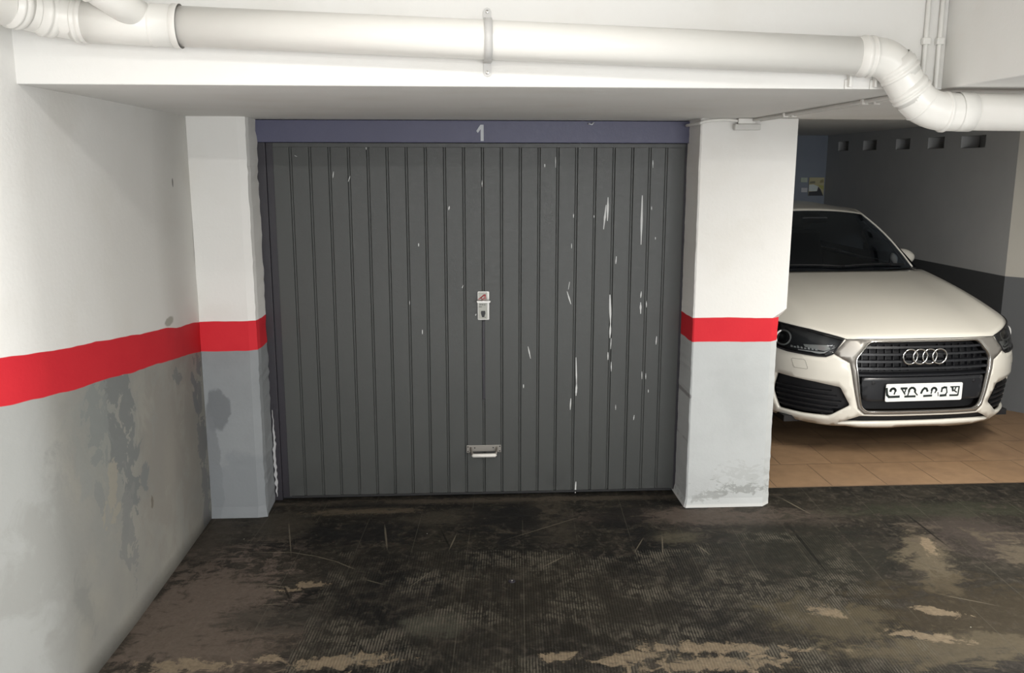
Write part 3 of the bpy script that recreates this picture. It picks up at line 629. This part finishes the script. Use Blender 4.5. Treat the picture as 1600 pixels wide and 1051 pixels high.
g.t.links.new(g.mt('MULTIPLY', fr.outputs[0], 1.3), mx.inputs[0]); g.t.links.new(tr.outputs[0], mx.inputs[1]); g.t.links.new(gl.outputs[0], mx.inputs[2])
g.t.links.new(mx.outputs[0], g.n['Material Output'].inputs[0]); M_lens = g.m
def glass(name, tint, k):
    g = G(name); tr = g.n.new('ShaderNodeBsdfTransparent'); tr.inputs[0].default_value = (*tint, 1)
    fr = g.n.new('ShaderNodeFresnel'); fr.inputs[0].default_value = 1.45; mx = g.n.new('ShaderNodeMixShader'); gl = g.n.new('ShaderNodeBsdfGlossy'); gl.inputs['Roughness'].default_value = .05; gl.inputs[0].default_value = (.78, .88, 1, 1)
    g.t.links.new(g.mt('MULTIPLY', fr.outputs[0], k), mx.inputs[0]); g.t.links.new(tr.outputs[0], mx.inputs[1]); g.t.links.new(gl.outputs[0], mx.inputs[2])
    g.t.links.new(mx.outputs[0], g.n['Material Output'].inputs[0]); return g.m
M_glass = glass('tinted_windscreen', (.42, .45, .50), 1.5)

car = empty('car', (4.05, 5.27, 0), .05)
tag(car, 'white car with four chrome rings on its grille, parked in the side bay', 'car')
CW = .905
def plan_y(x):
    t = min(1, abs(x)/CW); return .62*(1-(1-t**3.2)**(1/1.7))
PT = [(CW*math.sin(i/200*PI/2), plan_y(CW*math.sin(i/200*PI/2))) for i in range(201)]
SS = [0]
for a, b in zip(PT, PT[1:]): SS.append(SS[-1]+math.dist(a, b))
SM = SS[-1]; PXs = [p[0] for p in PT]; PYs = [p[1] for p in PT]
ZK = [.19, .215, .24, .28, .34, .45, .6, .72, .80, .88, .95, 1.0, 1.1]
DY = [.10, .055, .028, .010, .004, 0, 0, .018, .045, .09, .15, .2, .3]
SX = [.925, .94, .952, .965, .982, 1, 1, .995, .985, .965, .945, .925, .875]
def FP(u, z, d=0.):
    def q(u, z):
        a = abs(u); s = interp(z, ZK, SX); return Vector((math.copysign(interp(a, SS, PXs)*s, u), interp(a, SS, PYs)+interp(z, ZK, DY), z))
    p = q(u, z)
    if d:
        e = .01; du = q(min(SM, u+e), z)-q(max(-SM, u-e), z); dz = q(u, z+e)-q(u, z-e); n = du.cross(dz).normalized()
        if n.y > 0 and abs(u) < 1: n = -n
        if abs(u) >= 1 and n.x*u < 0: n = -n
        p = p+n*d
    return p
def mir(poly): return [(-a, b) for a, b in poly][::-1]
ZT = [(0, .806), (.40, .804), (.52, .799), (.62, .818), (.74, .840), (.86, .850), (1.0, .860), (1.12, .868), (SM, .875)]
def zt(u): return interp(abs(u), [a for a, b in ZT], [b for a, b in ZT])
ZB = [(0, .222), (.15, .219), (.20, .211), (.42, .211), (.50, .222), (.62, .210), (.75, .215), (1.0, .225), (SM, .26)]
def zb(u): return interp(abs(u), [a for a, b in ZB], [b for a, b in ZB])
us = sorted(set([a for a, b in ZT]+[-a for a, b in ZT])); ub = sorted(set([a for a, b in ZB]+[-a for a, b in ZB]))
outer = [(u, zb(u)) for u in ub]+[(u, zt(u)-.004) for u in us[::-1]]
frame_o = [(.515, .797), (.597, .705), (.496, .652), (.434, .355), (.394, .318)]      # right half outline of silver frame, from the top
frame_out = [(a, b) for a, b in frame_o]+[(-a, b) for a, b in frame_o[::-1]]
frame_in = rnd([(.375, .786), (.462, .676), (.412, .362), (.374, .337), (-.374, .337), (-.412, .362), (-.462, .676), (-.375, .786)], .03)
head = [(.530, .800), (.62, .818), (.74, .838), (.90, .852), (1.06, .862), (1.12, .83), (1.10, .76), (1.02, .705), (.90, .688), (.70, .682), (.640, .684), (.602, .702)]
intake = rnd([(.545, .492), (.70, .512), (.98, .53), (1.02, .40), (.98, .275), (.80, .272), (.625, .280), (.483, .372)], .015)
low = rnd([(-.56, .244), (-.49, .278), (-.42, .305), (.42, .305), (.49, .278), (.56, .244), (.30, .254), (-.30, .254)], .008)
holes = [frame_out, head, mir(head), intake, mir(intake), low]
vs, fs = region(outer, [dens(h, .03) for h in holes], .028, lambda a, b: FP(a, b))
def orient(fs, vs, ref):      # make the winding face away from ref
    r = []
    for f in fs:
        a, b, c = vs[f[0]], vs[f[1]], vs[f[2]]; n = (b-a).cross(c-a); r.append(f if n.dot((a+b+c)/3-ref) > 0 else f[::-1])
    return r
CR = Vector((0, 2.0, .6))
mesh('front_bumper', vs, orient(fs, vs, CR), M_car, car, smooth=True, solid=.022)
def patch(name, outer, holes, d, mat, parent=car, st=.03, th=0., smooth=True, org=None):
    vs, fs = region(outer, holes, st, lambda a, b: FP(a, b, d)); fs = orient(fs, vs, CR)
    return mesh(name, vs, fs, mat, parent, smooth=smooth, solid=th or None)
gf = patch('grille_frame', [(a*.998, b) for a, b in frame_out], [frame_in], .004, M_silver, th=.02)
# thin bright edge inside the frame
def rim(name, poly, d, r, mat, parent, st=.02, n=8):
    p = [FP(a, b, d) for a, b in dens(poly, st)]; p = p+[p[0], p[1]]
    return M().tube(p, r, n, cap=False).build(name, mat, parent, smooth=True)
rim('chrome_edge', frame_in, .008, .0048, M_brt, gf)
gr = patch('grille', [(a*1.01, .55+(b-.55)*1.01) for a, b in frame_in], [], -.055, M_mesh)
def hw_at(z):     # half width of the grille opening
    return interp(z, [.337, .362, .676, .786], [.372, .412, .462, .375])
def hbar(name, z, hh, d0, d1, mat, par, k=.99, tilt=0.):
    w_ = hw_at(z)*k; n = 20; mm = M(); vs = []
    for i in range(n+1):
        u = -w_+2*w_*i/n
        vs += [FP(u, z-hh/2, d0), FP(u, z+hh/2, d0), FP(u, z+hh/2+tilt, d1), FP(u, z-hh/2+tilt, d1)]
    fs = []
    for i in range(n):
        for j in range(4): fs.append((i*4+j, i*4+(j+1) % 4, (i+1)*4+(j+1) % 4, (i+1)*4+j))
    fs += [(0, 1, 2, 3), (n*4+3, n*4+2, n*4+1, n*4)]
    return mm.add(vs, fs).build(name, mat, par)
for z in (.752, .708, .662, .618): 
    s_ = hbar('slat', z, .014, -.004, -.05, M_bar, gr, tilt=.006)
hbar('slat', .574, .012, -.002, -.05, M_bar, gr, tilt=.004)
for i in range(-8, 9):
    if abs(i) < 2: continue
    u = i*.052; zt_ = .775 if abs(u) < .36 else .775-(abs(u)-.36)*1.1
    if abs(u) > .42: continue
    vs = [FP(u-.002, .60, -.03), FP(u+.002, .60, -.03), FP(u+.002, zt_, -.03), FP(u-.002, zt_, -.03), FP(u-.002, .60, -.055), FP(u+.002, .60, -.055), FP(u+.002, zt_, -.055), FP(u-.002, zt_, -.055)]
    M().add(vs, [(0, 1, 2, 3), (1, 5, 6, 2), (0, 3, 7, 4)]).build('rib', M_bar, gr)
pp = rnd([(-.418, .560), (.418, .560), (.404, .405), (-.404, .405)], .02)
patch('plate_panel', pp, [], -.004, M_blk, gr, th=.03)
for u in (-.345, .345):
    M().lathe([(-.004, .011), (.0015, .011), (.003, .008)], FP(u, .525, -.003), FP(u, .525, .05)-FP(u, .525, 0), 16).build('parking_sensor', M_mesh, gr)
# number plate with scribbled over characters
npz = .4655; np_ = empty('number_plate', FP(-.013, npz, .006)); np_.parent = car
pl = rnd([(-.26, -.058), (.26, -.058), (.26, .058), (-.26, .058)], .012)
M().prism(pl, lambda a, b: (a, 0, b), lambda a, b: (a, -.006, b)).build('plate_sheet', simple('plate_white', (.80, .81, .80), .4), np_, bevel=.001)
mk = M()
def arc(cx, cz, r, a0, a1, n=7, e=1.): return [(cx+r*math.cos(a0+(a1-a0)*i/n), cz+r*e*math.sin(a0+(a1-a0)*i/n)) for i in range(n+1)]
for pts, wd in (([(-.256, .03), (-.250, -.012), (-.236, -.026), (-.20, -.026), (-.168, -.025)], .011), (arc(-.212, .012, .017, 0, PI), .011), ([(-.196, .012), (-.202, -.008)], .007),
                ([(-.158, .028), (-.120, .028)], .010), ([(-.152, .022), (-.138, .002), (-.130, -.010)], .007), ([(-.128, -.026), (-.06, -.026)], .010), ([(-.126, .028), (-.130, .004)], .006),
                (arc(-.083, .010, .021, -.3, PI+.2), .010), ([(-.104, .004), (-.11, -.02)], .006), ([(-.062, .0), (-.045, -.018)], .006), ([(-.02, -.006), (-.012, .014), (.0, .026), (.014, .022), (.022, .006)], .010),
                ([(.0, -.026), (.052, -.024)], .010), (arc(.066, .010, .016, 0, PI), .010), ([(.052, .008), (.048, -.010)], .006), ([(.082, .010), (.074, -.006)], .006), ([(.094, -.004), (.098, -.028)], .004), 
                ([(.112, -.026), (.15, -.024)], .011), ([(.12, .022), (.136, .028), (.150, .026)], .010), ([(.12, .018), (.118, .0)], .008), ([(.150, .022), (.156, -.006), (.146, -.02)], .006),
                ([(.178, .030), (.238, .030)], .006), ([(.190, .026), (.196, .004)], .010), ([(.214, .026), (.206, .004), (.222, -.006)], .006), ([(.236, .028), (.232, -.026)], .007), ([(.178, -.026), (.228, -.026)], .009)):
    stroke(mk, pts, wd*1.35, -.006, -.0068, 0, 0)
mk.build('obscured_characters', simple('plate_ink', (.012, .02, .018), .5), np_)
# rings
rg = empty('ring_emblem', FP(-.02, .694, .012)); rg.parent = car
for i in range(4): M().torus(((i-1.5)*.0655, -.002*(i % 2), 0), (0, 1, 0), .0475, .0052, 44, 8, .7).build('ring', M_brt, rg, smooth=True)
M().box(-.125, .125, .006, .03, -.006, .006).build('emblem_mount', M_mesh, rg)
# intakes
for sg in (1, -1):
    it = intake if sg > 0 else mir(intake)
    o = patch('side_intake', [(a+(a-sg*.75)*.03, .39+(b-.39)*1.04) for a, b in it], [], -.045, M_mesh)
    cz_ = (.31, .345, .38, .415, .45)
    for z in cz_:
        a0 = .50+abs(z-.375)*.9; vs = []
        n = 14
        for i in range(n+1):
            u = sg*(a0+.03+(1.0-a0-.03)*i/n); vs += [FP(u, z-.004, -.02), FP(u, z+.004, -.02), FP(u, z+.008, -.042), FP(u, z, -.042)]
        fs = [(i*4+j, i*4+(j+1) % 4, (i+1)*4+(j+1) % 4, (i+1)*4+j) for i in range(n) for j in range(4)]
        M().add(vs, fs).build('intake_slat', M_mesh, o)
patch('lower_intake', [(a*1.02, .264+(b-.264)*1.15) for a, b in low], [], -.03, M_mesh)
# washer covers: fine outline
for sg in (1, -1):
    wp = rnd([(sg*.87, .645), (sg*.775, .648), (sg*.752, .588), (sg*.85, .588)], .012)
    rim('washer_cover', wp, .0002, .0011, simple('panel_gap', (.25, .24, .21), .6) if sg > 0 else bpy.data.materials['panel_gap'], car, .02, 6)
# headlamps
for sg in (1, -1):
    hp = head if sg > 0 else mir(head)
    hl = empty('headlamp', FP(sg*.8, .77)); hl.parent = car; og = FP(sg*.8, .77)
    def sub(mm_vs, fs, name, mat, **k): return mesh(name, [v-og for v in mm_vs], fs, mat, hl, **k)
    vs, fs = region(hp, [], .04, lambda a, b: FP(a, b, -.060)); sub(vs, orient(fs, vs, CR), 'lamp_housing', M_lampd, smooth=True)
    bl = dens(hp, .03); nb = len(bl); vs = [FP(a, b, .0) for a, b in bl]+[FP(a, b, -.062) for a, b in bl]
    sub(vs, [(i, (i+1) % nb, nb+(i+1) % nb, nb+i) for i in range(nb)], 'lamp_surround', M_mesh, smooth=True)
    p = [FP(a, b, .002) for a, b in bl]; p += [p[0], p[1]]; q = M().tube(p, .0055, 8, cap=False); sub(q.v, q.f, 'lamp_seal', M_mesh, smooth=True)
    # projector ring
    c = FP(sg*.955, .768, -.026); nrm = Vector((sg*.25, -1, .05)); q = M().torus(c, nrm, .048, .0065, 32, 8); sub(q.v, q.f, 'projector_ring', paint('pale_ring', (.72, .72, .70), .3, .3) if sg > 0 else bpy.data.materials['pale_ring'], smooth=True)
    q = M().lathe([(0, .036), (.014, .030), (.022, .016), (.025, .002)], c-nrm.normalized()*.01, nrm, 24); sub(q.v, q.f, 'projector', M_blk, smooth=True)
    # bright reflector wedge and light guide
    def flat(poly, d, name, mat, th=.008):
        pl_ = poly if sg > 0 else mir(poly); vs, fs = region(pl_, [], .03, lambda a, b: FP(a, b, d)); return sub(vs, orient(fs, vs, CR), name, mat, smooth=False, solid=th)
    flat([(.80, .748), (.64, .757), (.615, .735), (.655, .716), (.79, .732)], -.030, 'reflector', paint('lamp_reflector', (.50, .50, .47), .3, .2) if sg > 0 else bpy.data.materials['lamp_reflector'])
    flat([(.585, .745), (.600, .742), (.655, .700), (.83, .702), (.83, .708), (.66, .708)], -.012, 'light_guide', paint('frosted_light_guide', (.75, .74, .70), .3, 0) if sg > 0 else bpy.data.materials['frosted_light_guide'])
    for i in range(8):
        u0 = .70+.025*i; flat([(u0, .714), (u0+.016, .714), (u0+.014, .726+.004*(i % 3)), (u0+.002, .726)], -.020, 'lamp_crystal', bpy.data.materials['pale_ring'], .006)
    vs, fs = region(hp, [], .03, lambda a, b: FP(a, b, .0015)); sub(vs, orient(fs, vs, CR), 'lens', M_lens, smooth=True)
# bonnet with the front wings
def E1(u):
    t = abs(u)/SM; return Vector((math.copysign(.80*math.sin(min(1, t)*PI/2)**1.02, u) if u else 0., 1.17+.36*t**2.2, 1.110-.035*t**2))
def hood(s, v):
    u = -SM+2*SM*s; a = FP(u, zt(u)+.001); b = E1(u); k = v; t = abs(u)/SM
    p = a.lerp(b, k); z = a.z+(b.z-a.z)*(k**(.80+.12*t))
    z += .030*math.sin(PI*min(1, k))**.9*(1-t**3)           # crown
    z += .010*math.exp(-((t-.60)/.07)**2)*math.sin(PI*k)      # crease
    p.z = z; return p
vs, fs = grid(hood, 60, 26); mesh('bonnet', vs, orient(fs, vs, Vector((0, 1.0, .3))), M_car, car, smooth=True, solid=.012)
hs_ = [FP(u, zt(u)-.002, .0005) for u in [(-1.1+2.2*i/60) for i in range(61)]]
M().tube(hs_, .0025, 6).build('shut_line', M_mesh, car, smooth=True)
# body sides with wheel arches
def bx(z): return CW*interp(z, ZK, SX)
side_edge = [hood(1, k/10) for k in range(11)]
belt = [(3.0, 1.115), (4.0, 1.13), (4.28, 1.10)]
y0 = FP(SM, .5).y
so = [(FP(SM, z).y, z) for z in (.26, .34, .45, .6, .72, .8)]+[(p.y, p.z-.001) for p in side_edge]+belt+[(4.36, .8), (4.36, .5), (4.28, .30), (3.9, .24), (1.3, .20), (.9, .22)]
WY = (.93, 3.53)
archs = [[(wy+.36*math.cos(a*PI/14), .335+.36*math.sin(a*PI/14)) for a in range(15)] for wy in WY]
def cut(poly):     # insert arch outlines into the sill line
    q = []
    for (a, b) in so: q.append((a, b))
    return q
sp = [(FP(SM, z).y, z) for z in (.34, .45, .6, .72, .8)]+[(p.y, p.z-.001) for p in side_edge]+belt+[(4.36, .8), (4.36, .5), (4.28, .33)]
sp += [(a, b) for a, b in archs[1]]+[(3.14, .24), (1.32, .22)]+[(a, b) for a, b in archs[0]]
sp = [p for p in sp]
for sg in (1, -1):
    vs, fs = region(sp, [], .08, lambda a, b: Vector((sg*bx(b)*(1 if a < 3.6 else 1-.10*((a-3.6)/.76)**2), a, b)))
    mesh('body_side', vs, orient(fs, vs, CR), M_car, car, smooth=True, solid=.015)
    for wi, wy in enumerate(WY):
        wl = empty('wheel', (sg*.80, wy, .335)); wl.parent = car
        M().lathe([(-.10, .20), (-.11, .29), (-.095, .325), (-.05, .335), (.05, .335), (.095, .325), (.11, .29), (.10, .22), (.06, .215), (-.06, .2)], (0, 0, 0), (sg, 0, 0), 40, cap=False).build('tyre', M_rub, wl, smooth=True)
        rm = M().torus((sg*.075, 0, 0), (1, 0, 0), .215, .012, 36, 8)
        for k in range(10):
            a = 2*PI*k/10; d_ = Vector((0, math.cos(a), math.sin(a))); t_ = Vector((0, -math.sin(a), math.cos(a))); x_ = Vector((sg, 0, 0))
            rm.add([x_*.06+d_*.03-t_*.018, x_*.06+d_*.03+t_*.018, x_*.075+d_*.21+t_*.012, x_*.075+d_*.21-t_*.012, x_*.03+d_*.03-t_*.018, x_*.03+d_*.03+t_*.018, x_*.05+d_*.21+t_*.012, x_*.05+d_*.21-t_*.012],
                   [(0, 1, 2, 3), (7, 6, 5, 4), (0, 4, 5, 1), (1, 5, 6, 2), (2, 6, 7, 3), (3, 7, 4, 0)])
        rm.lathe([(-.05, .06), (.065, .055), (.075, .03)], (0, 0, 0), (sg, 0, 0), 20); rm.lathe([(-.06, .205), (-.055, .05)], (0, 0, 0), (sg, 0, 0), 30)
        rm.build('rim', M_silver, wl)
# tail
def tail(s, v):
    u = -1+2*s; z = .28+.83*v; w_ = bx(z)*.90; y = 4.36+.06*(1-abs(u)**3)-.12*max(0, v-.6)
    return Vector((w_*math.copysign(abs(u), u), y, z))
vs, fs = grid(tail, 20, 10); mesh('rear_panel', vs, orient(fs, vs, CR), M_car, car, smooth=True, solid=.015)
M().box(-.80, .80, .30, 4.30, .205, .245).build('underbody', M_mesh, car)
M().box(-.60, .60, .18, .24, .22, .60).build('radiator_pack', M_mesh, car)
# greenhouse
def wsb(t):   # windscreen bottom, t in -1..1
    x = .715*t; return Vector((x, 1.205+.255*abs(t)**2.2, 1.112-.012*t*t))
def wst(t): return Vector((.515*t, 1.85+.10*t*t, 1.535-.038*abs(t)**2.2))
def wsc(s, v):
    t = -1+2*s; a, b = wsb(t), wst(t); p = a.lerp(b, v); n = Vector((0, -.5, 1)).normalized(); return p+n*.045*math.sin(PI*v)*(1-.35*t*t)
vs, fs = grid(wsc, 24, 12); mesh('windscreen', vs, orient(fs, vs, CR), M_glass, car, smooth=True)
def band(s0, s1, v0, v1, d=-.004):
    v_, f_ = grid(lambda a, b: wsc(s0+(s1-s0)*a, v0+(v1-v0)*b)+Vector((0, .003, -.004)), 10, 10); return v_, f_
bm_ = M(); 
for r_ in ((0, .035, 0, 1), (.965, 1, 0, 1), (0, 1, 0, .05), (0, 1, .955, 1), (.44, .56, .86, .96)): bm_.add(*band(*r_))
bm_.build('black_glass_border', M_blk, car, smooth=True)
def rhw(y): return interp(y, [1.85, 2.1, 2.5, 3.2, 3.9, 4.15], [.515, .56, .60, .60, .56, .53])
def rz_(y): return interp(y, [1.85, 2.0, 2.2, 2.5, 3.0, 3.6, 4.0, 4.15], [1.535, 1.562, 1.585, 1.60, 1.603, 1.59, 1.565, 1.54])
def roof(s, v):
    t = -1+2*s; a = wst(t); y = a.y+(4.15-a.y)*v; z = rz_(1.85+(4.15-1.85)*v); e = a.z-1.535
    return Vector((rhw(y if v > 0 else 1.85)*t if v > 0 else a.x, y, z+(e-(.035*abs(t)**2.5)*min(1, v*4)+.0)*1.0))
vs, fs = grid(roof, 24, 24); mesh('roof', vs, orient(fs, vs, CR), M_car, car, smooth=True, solid=.02)
rd = lambda v: roof(1, v)
for sg in (1, -1):
    q = lambda p: Vector((p.x*sg, p.y, p.z))
    # front pillar strip and roof edge
    def ap(s, v):
        a = wsc(1, s); o = Vector((.016+.012*(1-s), .045+.03*(1-s), -.018)); return q(a+o*v)
    vs, fs = grid(ap, 14, 2); mesh('front_pillar', vs, orient(fs, vs, CR), M_car, car, smooth=True, solid=.01)
    M().tube([q(wsc(1, k/14)+Vector((.006, .012, .002))) for k in range(15)]+[q(rd(k/10)+Vector((.004, 0, .004))) for k in range(1, 11)], .009, 8).build('roof_edge', M_car, car, smooth=True)
    # side glass from belt to roof edge
    def sgf(s, v):
        y_b = 1.53+(4.2-1.53)*s; b = Vector((.795, y_b, interp(y_b, [1.5, 3.0, 4.2], [1.09, 1.115, 1.13])))
        yt = 1.97+(4.12-1.97)*s; tt = (yt-1.95)/(4.15-1.95); a = rd(max(0, tt)); a = Vector((a.x+.012, yt, a.z-.02)); p = b.lerp(a, v); p.x += .03*math.sin(PI*v); return q(p)
    vs, fs = grid(sgf, 24, 8); mesh('side_window', vs, orient(fs, vs, CR), M_glass, car, smooth=True)
    for s0, s1 in ((.40, .44), (.74, .78)):
        vs, fs = grid(lambda a, b: sgf(s0+(s1-s0)*a, b)+Vector((sg*.003, 0, 0)), 2, 8); mesh('window_pillar', vs, fs, M_blk, car, smooth=True)
    vs = [q(Vector((x, y, z))) for x, y, z in ((.745, 1.50, 1.085), (.80, 1.53, 1.085), (.80, 4.2, 1.128), (.70, 4.2, 1.12), (.70, 2, 1.09))]
    mesh('window_sill', vs, [(0, 1, 2, 3, 4)], M_blk, car)
    # mirror
    mr = empty('door_mirror', (sg*.86, 1.86, 1.14)); mr.parent = car
    def ms(a, b):
        th = a*2*PI; ph = (b-.5)*PI; sx_, sy_, sz_ = .105, .06, .072
        c_ = math.cos(ph); x = math.copysign(abs(math.cos(th))**.8, math.cos(th))*c_; y = math.sin(th)*c_; return Vector((sg*(x*sx_), y*sy_, math.sin(ph)*sz_*(1-.15*x)+.0))
    vs, fs = grid(ms, 24, 14); mesh('mirror_shell', vs, fs, M_car, mr, smooth=True)
    M().tube([(-sg*.10, .02, -.04), (-sg*.03, .0, -.02)], [.03, .025], 12).build('mirror_arm', M_blk, mr, smooth=True)
rg_ = lambda s, v: Vector(((-.62+1.24*s)*(1-.15*v), 4.34-.17*v-.02*0, 1.09+.45*v))
vs, fs = grid(rg_, 8, 6); mesh('rear_window', vs, orient(fs, vs, CR), M_glass, car, smooth=True)
# cabin
M_cab = simple('dark_cabin_trim', (.022, .024, .028), .7)
def dash(s, v): 
    t = -1+2*s; return Vector((.70*t, 1.32+.22*t*t*(1-v)+.50*v, 1.085-.03*v-.02*t*t))
vs, fs = grid(dash, 16, 5); mesh('dashboard', vs, fs, M_cab, car, smooth=True, solid=.05)
M().box(-.72, .72, 1.8, 4.2, .45, .50).build('cabin_floor', M_cab, car)
M_seat = simple('seat_cloth', (.05, .052, .06), .8)
for x in (-.37, .37):
    st = empty('seat', (x, 2.45, .5)); st.parent = car
    M().box(-.25, .25, -.30, .25, 0, .22).build('seat_base', M_seat, st, bevel=.04)
    M().add([(-.25, .20, .2), (.25, .20, .2), (.25, .34, .2), (-.25, .34, .2), (-.21, .36, .82), (.21, .36, .82), (.21, .45, .80), (-.21, .45, .80)], [(0, 3, 2, 1), (4, 5, 6, 7), (0, 1, 5, 4), (1, 2, 6, 5), (2, 3, 7, 6), (3, 0, 4, 7)]).build('seat_back', M_seat, st, bevel=.04)
    M().box(-.13, .13, .38, .46, .82, 1.0).build('head_restraint', M_seat, st, bevel=.03)
M().torus((-.37, 1.98, .98), (0, -1, .45), .18, .016, 32, 8).build('steering_wheel', M_cab, car, smooth=True)
M().box(-.11, .11, 1.72, 1.75, 1.44, 1.49).build('rear_view_mirror', M_cab, car, bevel=.01)
for x0, x1 in ((-.60, .02), (.0, .60)):
    wv = [wsc((x0/.715+1)/2+(x1-x0)/.715/2*k/8, .035+.02*math.sin(PI*k/8))+Vector((0, -.012, .012)) for k in range(9)]
    M().tube(wv, .006, 8).build('wiper', M_mesh, car, smooth=True)
M().add(*grid(lambda s, v: wsb(-1+2*s)+Vector((0, -.05+.06*v, -.015+.006*v)), 24, 2)).build('cowl', M_mesh, car, smooth=True)
